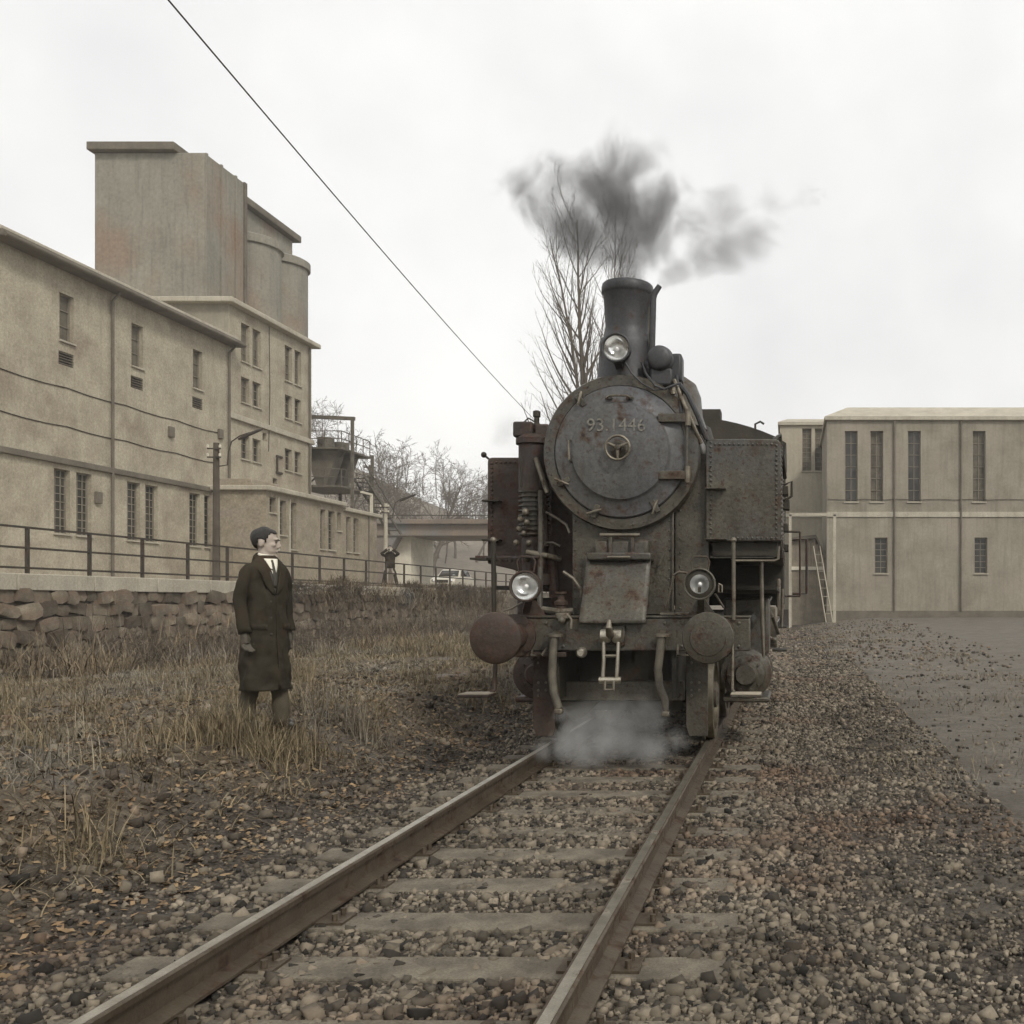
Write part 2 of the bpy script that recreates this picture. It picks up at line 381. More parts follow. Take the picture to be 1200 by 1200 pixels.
# loose ballast stones
def scatter_stones(name, P, size, mat, label):
    n = len(P); cube = np.array([[-1, -1, -1], [1, -1, -1], [1, 1, -1], [-1, 1, -1], [-1, -1, 1], [1, -1, 1], [1, 1, 1], [-1, 1, 1]], float)
    v = cube[None] * rng.uniform(.45, 1.0, (n, 8, 3)) * (size[:, None, None] * rng.uniform(.6, 1.15, (n, 1, 3)))
    a, b = rng.uniform(0, 6.28, n), rng.uniform(-.7, .7, n)
    ca, sa, cb, sb = np.cos(a), np.sin(a), np.cos(b), np.sin(b)
    x = v[..., 0]; y = v[..., 1] * cb[:, None] - v[..., 2] * sb[:, None]; z = v[..., 1] * sb[:, None] + v[..., 2] * cb[:, None]
    v = np.stack([x * ca[:, None] - y * sa[:, None], x * sa[:, None] + y * ca[:, None], z], -1) + P[:, None]
    q = np.array([(0, 3, 2, 1), (4, 5, 6, 7), (0, 1, 5, 4), (1, 2, 6, 5), (2, 3, 7, 6), (3, 0, 4, 7)])
    F = (q[None] + (np.arange(n) * 8)[:, None, None]).reshape(-1, 4)
    return tag(npmesh(name, v.reshape(-1, 3), F, mat), label, 'gravel', kind='stuff')
n = 125000
Y = 2.4 + (rng.random(n) ** 1.9) * 24; u = rng.normal(0, 1.15, n); u = np.where(np.abs(u) > 2.9, rng.uniform(-2.2, 2.9, n), u)
side = rng.random(n) < .3; u = np.where(side, 1.0 + 2.2 * rng.random(n) ** 1.3, u)
X = CX + u; keep = ~((np.abs(np.abs(u) - .7525) < .05))
ph = ((Y - 1.6 + .31) % .62) - .31; onsl = (np.abs(ph) < .135) & (np.abs(u) < 1.28)
keep &= ~(onsl & (rng.random(n) < .15 + .65 * (vnoise(X, Y, 2.2, 61) > .1)))
X, Y = X[keep], Y[keep]; u = X - CX
size = np.clip(np.exp(rng.normal(-4.25, .42, len(X))), .006, .045) * np.where(np.abs(u) > 1.6, .85, 1) * np.clip(Y / 12, .9, 1.5)
Z = gz(X, Y) + size * .25
scatter_stones('ballast', np.stack([X, Y, Z], -1), size, STONE, 'loose grey brown ballast stones lying around the railway track')

# ------------------------------------------------------------------ dry grass and scrub (uncountable)
def blades(P, length, lean, width, az=None):
    n = len(P); az = rng.uniform(0, 6.28, n) if az is None else az
    d = np.stack([np.cos(az), np.sin(az), np.zeros(n)], -1); s = np.stack([-np.sin(az), np.cos(az), np.zeros(n)], -1)
    V = np.zeros((n, 7, 3))
    for i, t in enumerate((0, .4, .75)):
        c = P + d * (length * lean * t * (t * .6 + .4))[:, None]; c[:, 2] += length * t * np.sqrt(np.clip(1 - (lean * .8) ** 2, .02, 1)) * (1 - .35 * lean * t)
        wd = (width * (1 - .5 * t))[:, None] * s
        V[:, i * 2] = c - wd; V[:, i * 2 + 1] = c + wd
    c = P + d * (length * lean)[:, None]; c[:, 2] += length * np.sqrt(np.clip(1 - (lean * .8) ** 2, .02, 1)) * (1 - .45 * lean)
    V[:, 6] = c
    T = np.array([(0, 1, 3), (0, 3, 2), (2, 3, 5), (2, 5, 4), (4, 5, 6)])
    F = (T[None] + (np.arange(n) * 7)[:, None, None]).reshape(-1, 3)
    return V.reshape(-1, 3), F
def grass(name, X, Y, length, lean, width, mat, label, cat, z=None, az=None):
    P = np.stack([X, Y, (gz(X, Y) if z is None else z) - .01], -1)
    V, F = blades(P, length, lean, width, az)
    return tag(npmesh(name, V, F, mat), label, cat, kind='stuff')
def area(n, x0, x1, y0, y1, p=1.0):
    return rng.uniform(x0, x1, n), y0 + (rng.random(n) ** p) * (y1 - y0)
def clump(X, Y, s, thr, seed):
    return vnoise(X, Y, s, seed) + rng.normal(0, .12, len(X)) > thr
# straw lying flat
X, Y = area(95000, -13.5, -3.3, 2.5, 30, 1.7); m = clump(X, Y, 1.4, -.28, 21) & (X - CX < -1.9 - .4 * rng.random(len(X)))
X, Y = X[m], Y[m]; n = len(X)
grass('straw', X, Y, rng.uniform(.06, .22, n), rng.uniform(.8, 1.0, n), rng.uniform(.0018, .0042, n) * np.clip(Y / 12, 1, 2.2), GRASS, 'flattened dry straw covering the bank left of the track', 'straw')
# standing tufts on the bank
cxs, cys = area(1500, -16.5, -3.75, 2.8, 44, 1.25); m = clump(cxs, cys, .8, -.22, 22); cxs, cys = np.concatenate([cxs[m], rng.uniform(-5.0, -4.05, 46)]), np.concatenate([cys[m], rng.uniform(7.7, 8.6, 46)])
kk = 40; X = np.repeat(cxs, kk) + rng.normal(0, .10, len(cxs) * kk); Y = np.repeat(cys, kk) + rng.normal(0, .10, len(cxs) * kk); n = len(X)
ln = np.repeat(rng.uniform(.16, .5, len(cxs)), kk) * rng.uniform(.5, 1.1, n)
grass('tall_grass', X, Y, ln, rng.uniform(.15, .8, n), rng.uniform(.002, .0045, n) * np.clip(Y / 14, 1, 2.4), GRASS, 'standing tufts of dry tan grass on the bank', 'grass')
# scrub along the foot and the edge of the retaining wall
cxs, cys = area(620, WALLX + .2, WALLX + 6.5, 19, 68, 1.2); kk = 36
X = np.repeat(cxs, kk) + rng.normal(0, .28, len(cxs) * kk); Y = np.repeat(cys, kk) + rng.normal(0, .3, len(cxs) * kk); X = np.maximum(X, WALLX + .1); n = len(X)
grass('scrub', X, Y, np.repeat(rng.uniform(.35, 1.6, len(cxs)) * np.clip(1.25 - (cxs - WALLX) / 6, .4, 1.2), kk) * rng.uniform(.45, 1.1, n), rng.uniform(.15, .95, n), rng.uniform(.005, .013, n), SCRUB, 'tangled dry scrub growing at the foot of the stone wall', 'scrub')
cys = np.concatenate([rng.choice(rng.uniform(34, 62, 30), 230) + rng.normal(0, .55, 230), rng.uniform(45, 58, 110)]); kk = 42
X = WALLX + np.abs(rng.normal(0, .35, len(cys) * kk)) - .1; Y = np.repeat(cys, kk) + rng.normal(0, .35, len(cys) * kk); n = len(X)
zz = TZ - np.clip(X - WALLX, 0, 2) * rng.uniform(.4, 2.4, n) - .1 + np.clip(vnoise(Y, Y * .3, 1.1, 71), 0, 1) * .35
grass('wall_top_grass', X, Y, np.repeat(rng.uniform(.25, .75, len(cys)), kk) * rng.uniform(.5, 1.1, n), rng.uniform(.3, 1, n), rng.uniform(.006, .014, n), SCRUB, 'dry weeds hanging over the far top edge of the stone wall', 'weeds', z=zz)
n = 26000; X = rng.uniform(-9, -3.2, n); Y = 2.5 + rng.random(n) ** 1.6 * 12; sz = rng.uniform(.012, .032, n); a = rng.uniform(0, 6.28, n)
d1 = np.stack([np.cos(a), np.sin(a), rng.uniform(-.5, .5, n)], -1) * sz[:, None]; d2 = np.stack([-np.sin(a), np.cos(a), rng.uniform(-.5, .5, n)], -1) * sz[:, None] * .55
P = np.stack([X, Y, gz(X, Y) + .012], -1); V = np.stack([P - d1, P - d2, P + d1, P + d2 + np.array([0, 0, .006])], 1).reshape(-1, 3)
LEAF = M('dead_leaf', (.13, .085, .05), (.2, .15, .095), 2, .9, 0, bump=0, island=.7, fine=0)
tag(npmesh('leaf_litter', V, np.arange(n * 4).reshape(-1, 4), LEAF), 'dead brown leaves strewn over the grass bank', 'leaves', kind='stuff')
n2 = 5000; X = -.6 + rng.random(n2) ** 2.2 * 7; Y = 8 + rng.random(n2) ** 1.3 * 48; size = rng.uniform(.012, .03, n2) * np.clip(Y / 14, 1, 2)
scatter_stones('road_gravel', np.stack([X, Y, gz(X, Y) + size * .2], -1), size, STONE, 'scattered small stones on the grey yard road')
n = 5200; X = np.where(rng.random(n) < .45, WALLX + .1 + rng.random(n) ** 2 * 3.2, rng.uniform(-9.5, -3.4, n)); Y = np.where(X < -12, rng.uniform(19, 60, n), 2.6 + rng.random(n) ** 1.6 * 16)
size = rng.uniform(.03, .09, n) * np.where(X < -12, 1.6, .55); scatter_stones('rubble', np.stack([X, Y, gz(X, Y) + size * .3], -1), size, STONE, 'broken stones lying in the grass below the wall')
X, Y = area(16000, .3, 5, 6, 58, 1.1); m = clump(X, Y, .7, .15, 31); X, Y = X[m], Y[m]; n = len(X)
grass('roadside_straw', X, Y, rng.uniform(.05, .2, n), rng.uniform(.4, 1, n), rng.uniform(.002, .004, n) * np.clip(Y / 12, 1, 3), GRASS, 'sparse dry grass between the track and the grey road', 'grass')

# ------------------------------------------------------------------ retaining wall and fence
rw = thing('retaining_wall', 'rough rubble retaining wall with a concrete coping below the railing', 'wall', (WALLX, 20, -.3))
MB().box(WALLX - .25, WALLX - .06, 10, 96, -.6, 1.6).build('wall_core', WALLJ, rw)
def stone_mesh():
    bm = bmesh.new(); bmesh.ops.create_cube(bm, size=1)
    bmesh.ops.subdivide_edges(bm, edges=bm.edges, cuts=1, use_grid_fill=True)
    for v in bm.verts:
        v.co += Vector([random.uniform(-.07, .07) for _ in range(3)])
        if abs(v.co.x) + abs(v.co.y) + abs(v.co.z) > 1.2: v.co *= .86
    me = bpy.data.meshes.new('stone'); bm.to_mesh(me); bm.free(); me.materials.append(WALLST); me.shade_smooth(); me.set_sharp_from_angle(angle=R(28)); return me
stones = [stone_mesh() for _ in range(7)]
rest = MB(); cnt = 0; Yc = 22.0; spots = []
for r_ in range(6):
    y0 = 22 + random.uniform(0, .3); z0 = -.35 + r_ * .335
    while y0 < 62:
        lw = random.uniform(.22, .7); spots.append((y0 + lw / 2, z0 + .165 + random.uniform(-.05, .05), lw, random.uniform(.27, .42))); y0 += lw
spots.sort()
for i, (y0, z0, lw, lh) in enumerate(spots):
    me = random.choice(stones); sx = random.uniform(.2, .55)
    if i < 300:
        o = bpy.data.objects.new('stone', me); o.location = (WALLX - .08, y0, z0); o.scale = (sx, lw * 1.02, lh * 1.02)
        o.rotation_euler.x = random.choice((0, math.pi)) + random.uniform(-.22, .22); link(o, rw)
    else:
        rest.add([(WALLX - .08 + v.co.x * sx, y0 + v.co.y * lw, z0 + v.co.z * lh) for v in me.vertices], [tuple(p.vertices) for p in me.polygons])
rest.build('stones', WALLST, rw, kind='stuff')
y0 = 10
while y0 < 60:
    MB().box(WALLX - .32, WALLX + .12, y0, y0 + 2.47, 1.62, TZ + .012).build('coping_stone', TRIM, rw, bevel=.02); y0 += 2.5

fe = thing('railing', 'long dark iron railing with three rails along the terrace edge', 'railing', (WALLX - .1, 20, TZ))
Yp = 16.9
while Yp < 74:
    MB().bar((WALLX - .1, Yp, TZ), (WALLX - .1, Yp, TZ + 1.12), .07, .07).build('post', IRON, fe); Yp += 2.05
for z in (.15, .62, 1.1): MB().bar((WALLX - .1, 14.5, TZ + z), (WALLX - .1, 74.2, TZ + z), .05, .05).build('rail', IRON, fe)
fe2 = thing('railing', 'short pale railing beyond the terrace corner, seen left of the tank', 'railing', (-17.5, 76, TZ))
MB().box(-22, -14, 76, 95, -.4, TZ).build('terrace_corner', TERR)['kind'] = 'structure'
for i in range(5): MB().bar((-21.6 + i * 1.2, 76.3, TZ), (-21.6 + i * 1.2, 76.3, TZ + 1.1), .07, .07).build('post', IRON, fe2)
for z in (.6, 1.08): MB().bar((-21.8, 76.3, TZ + z), (-16.6, 76.3, TZ + z), .06, .06).build('rail', IRON, fe2)

# ------------------------------------------------------------------ facades
def facade(mb, o, ud, W, Ht, holes, nrm, d=.22):
    """wall panel with real openings; o = lower corner, ud = unit direction along, nrm = outward normal"""
    o = Vector(o); ud = Vector(ud); nrm = Vector(nrm); zz = Vector((0, 0, 1))
    us = sorted({0, W} | {round(h[0], 4) for h in holes} | {round(h[1], 4) for h in holes}); vs = sorted({0, Ht} | {round(h[2], 4) for h in holes} | {round(h[3], 4) for h in holes})
    P = lambda a, b, k=0: o + ud * a + zz * b - nrm * k
    for i in range(len(us) - 1):
        for j in range(len(vs) - 1):
            a, b = (us[i] + us[i + 1]) / 2, (vs[j] + vs[j + 1]) / 2
            if any(h[0] < a < h[1] and h[2] < b < h[3] for h in holes): continue
            mb.add([P(us[i], vs[j]), P(us[i + 1], vs[j]), P(us[i + 1], vs[j + 1]), P(us[i], vs[j + 1])], [(0, 1, 2, 3)])
    for a0, a1, b0, b1 in [h[:4] for h in holes]:
        c = [(a0, b0), (a1, b0), (a1, b1), (a0, b1)]
        for k in range(4):
            p, q = c[k], c[(k + 1) % 4]
            mb.add([P(*p), P(*q), P(*q, d), P(*p, d)], [(0, 1, 2, 3)])
def window(parent, o, ud, nrm, h, d=.2, cols=2, rows=3, pane=None, sill=True):
    o = Vector(o); ud = Vector(ud); nrm = Vector(nrm); zz = Vector((0, 0, 1)); a0, a1, b0, b1 = h
    P = lambda a, b, k=0: o + ud * a + zz * b - nrm * k
    fr = MB(); t = .045
    for a in (a0 + t / 2, a1 - t / 2): fr.bar(P(a, b0, d), P(a, b1, d), .06, .06)
    for b in (b0 + t / 2, b1 - t / 2): fr.bar(P(a0, b, d), P(a1, b, d), .06, .06)
    for i in range(1, cols): fr.bar(P(a0 + (a1 - a0) * i / cols, b0, d), P(a0 + (a1 - a0) * i / cols, b1, d), .035, .035)
    for i in range(1, rows): fr.bar(P(a0, b0 + (b1 - b0) * i / rows, d), P(a1, b0 + (b1 - b0) * i / rows, d), .035, .035)
    f = fr.build('window', FRAME, parent, smooth=False)
    mb = MB(); mb.add([P(a0, b0, d + .03), P(a1, b0, d + .03), P(a1, b1, d + .03), P(a0, b1, d + .03), P(a0, b0, d + .05), P(a1, b0, d + .05), P(a1, b1, d + .05), P(a0, b1, d + .05)],
                      [(0, 1, 2, 3), (7, 6, 5, 4), (0, 4, 5, 1), (1, 5, 6, 2), (2, 6, 7, 3), (3, 7, 4, 0)])
    mb.build('pane', pane or GLASS, f, smooth=False)
    if sill: MB().bar(P(a0 - .06, b0 - .03, -.02), P(a1 + .06, b0 - .03, -.02), .14, .07).build('sill', TRIM, f, smooth=False)

# tall grain tower with silos
BX = -30.0; Y0, Y1 = 52.5, 61.6
tw = thing('grain_tower', 'tall pale plastered grain tower with concrete silos and paired windows', 'building', (BX, Y0, TZ))
TH = 17.3 - TZ
cols_ = [(53.7, 54.54), (54.85, 55.7), (58.35, 59.2), (59.5, 60.3)]
rows_ = [(14.55, 16.65), (12.3, 13.7), (9.2, 10.5)]
holes = [(a - Y0, b - Y0, c - TZ, d - TZ) for c, d in rows_ for a, b in cols_]
small = [(55.9, 56.35, 10.55, 11.0), (57.0, 57.5, 7.75, 8.55)]
mb = MB(); facade(mb, (BX, Y0, TZ), (0, 1, 0), Y1 - Y0, TH, holes + [(a - Y0, b - Y0, c - TZ, d - TZ) for a, b, c, d in small], (1, 0, 0))
mb.build('wall', PLAST, tw, smooth=False)
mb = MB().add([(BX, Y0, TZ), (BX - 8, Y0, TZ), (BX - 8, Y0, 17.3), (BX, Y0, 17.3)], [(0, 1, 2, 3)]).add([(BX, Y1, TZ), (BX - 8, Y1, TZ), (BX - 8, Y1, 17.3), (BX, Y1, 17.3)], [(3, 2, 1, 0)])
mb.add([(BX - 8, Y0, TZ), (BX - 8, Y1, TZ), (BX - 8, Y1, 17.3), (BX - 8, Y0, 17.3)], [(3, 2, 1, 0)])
mb.build('end_wall', PLAST2, tw, smooth=False)  # darker than the track-side wall: its shaded side is painted in
for i, h in enumerate(holes): window(tw, (BX, Y0, TZ), (0, 1, 0), (1, 0, 0), h, cols=2, rows=4 if h[3] - h[2] > 2 else 3, pane=SHUT if i in (0, 1, 2, 3, 4) else GLASS)
for a, b, c, d in small: window(tw, (BX, Y0, TZ), (0, 1, 0), (1, 0, 0), (a - Y0, b - Y0, c - TZ, d - TZ), cols=1, rows=1, sill=False)
MB().box(BX - 8.2, BX + .42, Y0 - .42, Y1 + .42, 17.3, 17.58).build('cornice', TRIM, tw, bevel=.05)
MB().box(BX, BX + .16, Y0 - .1, Y1 + .1, 11.2, 11.5).build('string_course', TRIM, tw, bevel=.03)
for i in range(2): MB().box(BX + .0, BX + .1, 57.3 + i * .02, 57.95, 8.85 + i * .95, 8.97 + i * .95).build('wall_bracket', IRON, tw)
MB().bar((BX + .08, 57.35, 8.9), (BX + .08, 57.35, 9.9), .08, .08).build('wall_bracket', IRON, tw)
for yc in (59.0, 62.3):
    s_ = MB().lathe([(1.75, 17.2 if yc < 60 else 7.0), (1.75, 22.45), (1.9, 22.5), (1.9, 22.95), (1.72, 23.05), (.2, 23.3)], (BX - 2.5, yc, 0), (0, 0, 1), 40).build('silo', CONC, tw)
MB().box(BX - 7.5, BX - 1.55, 52.95, 57.05, 17.7, 25.6).build('head_house', CONC, tw, bevel=.06)
MB().box(BX - 1.6, BX - 1.45, 56.7, 56.95, 17.7, 25.6).build('downpipe', TRIMD, tw)
for yy in (53.0, 54.4, 55.8): MB().box(BX - 1.6, BX - 1.46, yy, yy + .14, 17.7, 25.6).build('pilaster', CONC, tw)
MB().box(BX - 7.5, BX - 3.4, 57.0, 66, 7, 25.6).build('head_house', CONC, tw, bevel=.06)
MB().box(BX - 7.7, BX - 3.0, 52.6, 66.4, 25.6, 26.05).build('roof', TRIMD, tw, bevel=.05)

# lower mill block at the near end
ml = thing('mill_block', 'lower pale mill block with dark overhanging eave and tall barred windows', 'building', (BX, 38, TZ))
LY0, LY1, LH = 37.0, 52.45, 15.0
up = [(49.2, 50.0, 12.1, 14.05), (44.6, 45.4, 12.1, 14.05), (40.2, 41.0, 12.1, 14.05)]
vents = [(49.15, 50.0, 11.1, 11.65), (44.55, 45.4, 11.1, 11.65), (40.15, 41.0, 11.1, 11.65)]
gnd = []
for b0 in (48.9, 44.3, 39.9): gnd += [(b0, b0 + .9, 4.15, 6.8), (b0 + 1.25, b0 + 2.15, 4.15, 6.8)]
o0 = (BX + .1, LY0, TZ); cv = lambda r: (r[0] - LY0, r[1] - LY0, r[2] - TZ, r[3] - TZ)
mb = MB(); facade(mb, o0, (0, 1, 0), LY1 - LY0, LH - TZ, [cv(r) for r in up + vents + gnd], (1, 0, 0))
mb.build('wall', PLAST, ml, smooth=False)
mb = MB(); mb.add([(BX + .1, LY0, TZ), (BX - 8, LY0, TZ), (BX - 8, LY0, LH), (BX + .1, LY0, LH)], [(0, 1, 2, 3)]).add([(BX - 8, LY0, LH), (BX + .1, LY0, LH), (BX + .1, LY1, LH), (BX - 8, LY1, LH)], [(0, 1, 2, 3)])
mb.build('end_wall', PLAST2, ml, smooth=False)  # same darker tone, painting this end as the shaded side
for r in up: window(ml, o0, (0, 1, 0), (1, 0, 0), cv(r), cols=1, rows=3, pane=SHUT)
for r in vents:
    v = MB()
    for i in range(5): v.bar((BX + .02, r[0], r[2] + .06 + i * .11), (BX + .02, r[1], r[2] + .06 + i * .11), .12, .03)
    v.build('vent_grille', TRIMD, ml, smooth=False)
    MB().box(BX - .14, BX - .1, r[0], r[1], r[2], r[3]).build('vent_backing', TRIMD, ml)
for r in gnd: window(ml, o0, (0, 1, 0), (1, 0, 0), cv(r), cols=3, rows=8)
MB().box(BX - 8, BX + .75, LY0 - .5, LY1 + .35, LH, LH + .28).build('eave', TRIMD, ml, bevel=.05)
MB().box(BX - 8, BX + .5, LY0 - .3, LY1 + .1, LH + .28, LH + .5).build('roof', TRIM, ml, bevel=.05)
MB().box(BX + .1, BX + .26, LY0, LY1, 7.0, 7.25).build('string_course', TRIMD, ml, bevel=.03)

for y in (52.2, 43.2): MB().tube([(BX + .55, y, LH - .05), (BX + .22, y, LH - .4), (BX + .22, y, TZ)], .065, 10).build('downpipe', TRIMD, ml)
MB().tube([(BX + .75, LY0 - .4, LH + .1), (BX + .75, LY1 + .3, LH + .1)], .09, 10).build('gutter', TRIMD, ml)
for z0 in (8.6, 10.2): MB().tube([(BX + .125, LY0 + i * 1.2, z0 - .08 * math.sin(i * 2.1) ** 2) for i in range(13)], .02, 6).build('wall_cable', IRON, ml)
for y, z in ((47.2, 9.3), (42.2, 5.6), (51.3, 9.9)): MB().box(BX + .1, BX + .24, y, y + .35, z, z + .5).build('junction_box', TRIMD, ml, bevel=.02)
MB().tube([(BX + .1, 61.2, 17.2), (BX + .1, 61.2, 7.4)], .06, 10).build('downpipe', TRIMD, tw)
MB().tube([(BX + .05, 56.5, 17.2), (BX + .05, 56.6, 13.5), (BX + .05, 56.45, 10.0)], .018, 6).build('wall_cable', IRON, tw)
# low annex in front of the tower
AX = -27.0; AY0, AY1 = 50.6, 64.2
an = thing('annex', 'low rough rendered annex with tall narrow windows in front of the tower', 'building', (AX, AY0, TZ))
aw = [(50.98, 51.58, 6.0, 6.8), (51.95, 52.65, 4.9, 6.75), (53.1, 53.75, 4.2, 6.75), (56.5, 57.1, 4.4, 6.7), (57.45, 58.3, 4.4, 6.7), (58.6, 59.1, 5.6, 6.7), (59.8, 60.4, 4.4, 6.55), (60.8, 61.5, 4.4, 6.55)]
o1 = (AX, AY0, TZ); ca = lambda r: (r[0] - AY0, r[1] - AY0, r[2] - TZ, r[3] - TZ)
mb = MB(); facade(mb, o1, (0, 1, 0), AY1 - AY0, 7.1 - TZ, [ca(r) for r in aw], (1, 0, 0)); mb.build('wall', ROUGHC, an, smooth=False)
MB().add([(AX, AY0, TZ), (BX, AY0, TZ), (BX, AY0, 7.1), (AX, AY0, 7.1)], [(0, 1, 2, 3)]).build('end_wall', ROUGHC, an, smooth=False)
MB().add([(AX, AY1, TZ), (BX - 3, AY1, TZ), (BX - 3, AY1, 7.1), (AX, AY1, 7.1)], [(3, 2, 1, 0)]).build('end_wall', ROUGHC, an, smooth=False)
for r in aw: window(an, o1, (0, 1, 0), (1, 0, 0), ca(r), cols=2, rows=6 if r[3] - r[2] > 1.5 else 2)
MB().box(BX - 3, AX + .28, AY0 - .22, 59.35, 7.1, 7.35).build('roof', TRIM, an, bevel=.04)
MB().box(BX - 3, AX + .2, 59.36, AY1 + .5, 6.85, 7.08).build('roof', TRIM, an, bevel=.04)
MB().box(BX + .05, AX - .9, AY0 + .3, AY0 + 3, 7.35, 7.75).build('roof_upstand', ROUGHC, an, bevel=.04)
for r in aw[1:3]: MB().box(AX, AX + .05, r[0] - .16, r[0] - .03, 4, 6.9).build('window_surround', TRIM, an)
MB().box(BX + .2, AX - 1.7, AY0 - .05, AY0 - .002, TZ, 4.15).build('door', PLANKM, an)
MB().box(AX, AX + .07, 62.9, 62.98, TZ, 6.8).build('downpipe', TRIMD, an)

# steel loading gantry behind the tower
ga = thing('loading_gantry', 'steel loading gantry with railed platforms and hoppers beside the tower', 'gantry', (-29, 62.5, 7.1))
MB().bar((-31.2, 63, 13.25), (-27.9, 63, 13.1), .2, .22).build('top_beam', STRUCT, ga)
for x, y, z in ((-28.05, 63, 13.1), (-28.05, 66, 11.2), (-30.2, 66, 11.2)): MB().bar((x, y, 7.0 if y < 64 else TZ), (x, y, z), .17, .17).build('post', STRUCT, ga)
for z in (11.1, 8.7): MB().box(-31.5, -28.2, 61.75, 66.2, z - .12, z).build('platform', STRUCT, ga)
for z in (11.1, 8.7):
    for x, y in [(-28.25, 61.9 + i * 1.05) for i in range(5)] + [(-29.3, 61.9), (-30.4, 61.9)]:
        MB().bar((x, y, z), (x, y, z + 1.05), .05, .05).build('railing_post', STRUCT, ga)
    for k in (.55, 1.03):
        MB().bar((-28.25, 61.9, z + k), (-28.25, 66.1, z + k), .05, .05).build('railing_bar', STRUCT, ga)
        MB().bar((-31, 61.9, z + k), (-28.25, 61.9, z + k), .05, .05).build('railing_bar', STRUCT, ga)
for y in (62.9, 64.9):
    MB().prism([(-30.8, 11.0), (-28.7, 11.0), (-29.45, 8.75), (-30.05, 8.75)], 'Y', y - .55, y + .55).build('hopper', TRIMD, ga)
    MB().cyl((-29.7, y, 11.1), (-29.7, y, 11.85), .5, 16).build('hopper_drum', STRUCT, ga)
    MB().bar((-31, y, 8.75), (-28.4, y, 11.0), .08, .08).build('brace', STRUCT, ga)
for x in (-27.9, -28.7): MB().bar((x, 64.4, 9.6), (x, 70.5, 6.2), .07, .16).build('stair_stringer', STRUCT, ga)
for i in range(14): MB().box(-28.66, -27.94, 64.6 + i * .42, 64.85 + i * .42, 9.46 - i * .234, 9.5 - i * .234).build('stair_tread', STRUCT, ga)
MB().bar((-27.9, 64.4, 10.5), (-27.9, 70.5, 7.1), .05, .05).build('handrail', STRUCT, ga)
MB().bar((-27.3, 64.1, 7.08), (-27.3, 64.1, 8.35), .14, .14).build('post', WHITEP, ga)
MB().bar((-27.3, 62.6, 8.35), (-27.3, 64.17, 8.35), .12, .12).build('portal_bar', WHITEP, ga)

# ------------------------------------------------------------------ lamp posts and poles
def lamp_post(px, Y, ptop, label, hx, pm=WOODP):
    b = at(px, 690, Y); x = b.x; zt = at(px, ptop, Y).z; sgn = 1
    t = thing('lamp_post', label, 'lamp post', (x, Y, TZ), 'terrace lamp posts')
    MB().tube([(x, Y, TZ), (x, Y, zt)], [.15, .11], 14).build('pole', pm, t)
    k = 1.0; arm = [(x + .12, Y, zt - .95), (x + .45, Y, zt - .9), (x + .5, Y, zt - .35), (x + .62, Y, zt + .05), (x + .95, Y, zt + .28), (x + 1.35, Y, zt + .42)]
    MB().tube(arm, .028, 8).build('arm', IRON, t)
    h = MB().tube([(x + .9, Y, zt + .14), (x + 1.15, Y, zt + .27), (x + 1.75, Y, zt + .52), (x + 1.9, Y, zt + .58)], [.04, .075, .06, .03], 10).build('lamp_head', IRON, t)
    for dz in (.25, .6):
        MB().bar((x - .3, Y - .12, zt - dz), (x + .25, Y - .12, zt - dz), .05, .05).build('crossarm', IRON, t)
        for s in (-.28, .22): MB().lathe([(.02, 0), (.05, .03), (.045, .12), (.02, .14)], (x + s, Y - .12, zt - dz + .02), (0, 0, 1), 10).build('insulator', WHITEP, t)
lamp_post(253.5, 40, 519, 'dark lamp post with curved arm before the pale mill block', 302)
lamp_post(452, 62, 590, 'pale lamp post with curved arm beside the man with the camera', 483, TRIM)  # pale pole colour stands in for distance haze

# ------------------------------------------------------------------ bridge
br = thing('bridge', 'concrete road bridge crossing the background with a thin parapet rail', 'bridge', (-30, 95, 0))
zb, zt = at(500, 628, 95).z, at(500, 609, 95).z
MB().box(-46, -8, 95, 103, zb, zt - .45).build('girder', BRIDGE, br, bevel=.05)
MB().box(-46, -8, 94.5, 103.5, zt - .45, zt).build('deck_edge', BRIDGE, br, bevel=.05)
MB().prism([(-46, zb), (-39.6, zb), (-38.0, zb - .02), (-38.9, zb - 1.6), (-38.9, -.5), (-46, -.5)], 'Y', 95.2, 102.8).build('abutment', BRIDGE, br)
MB().box(-38.9, -37.2, 96.5, 102.5, -.5, zb).build('abutment_wing', WHITEP, br)
MB().box(-13, -10, 95.5, 102.5, -.5, zb).build('pier', BRIDGE, br)
for i in range(20): MB().bar((-45 + i * 1.9, 94.8, zt), (-45 + i * 1.9, 94.8, zt + .38), .06, .06).build('parapet_post', IRON, br)
MB().bar((-46, 94.8, zt + .4), (-8, 94.8, zt + .4), .08, .08).build('parapet_rail', IRON, br)

# ------------------------------------------------------------------ right-hand buildings
def block(name, label, px0, px1, pe, pr, Y, depth, run):
    a = at(px0, pe, Y); b = at(px1, pe, Y); zr = at(px0, pr, Y).z
    t = thing(name, label, 'building', ((a.x + b.x) / 2, Y, .5))
    return t, a.x, b.x, a.z, zr
t1, xa, xb, ze, zr = block('works_building', 'pale hazy works building behind the tank with two tall window strips', 914, 985, 497, 485, 70, 14, 10)
wins = [at(940, 552, 70), at(951, 502, 70), at(955, 552, 70), at(968, 502, 70)]
hl = [(wins[0].x - xa, wins[1].x - xa, wins[0].z - .5, wins[1].z - .5), (wins[2].x - xa, wins[3].x - xa, wins[2].z - .5, wins[3].z - .5)]
mb = MB(); facade(mb, (xa, 70, .5), (1, 0, 0), xb - xa, ze - .5, hl, (0, -1, 0), .3); mb.build('wall', PALEW, t1, smooth=False)
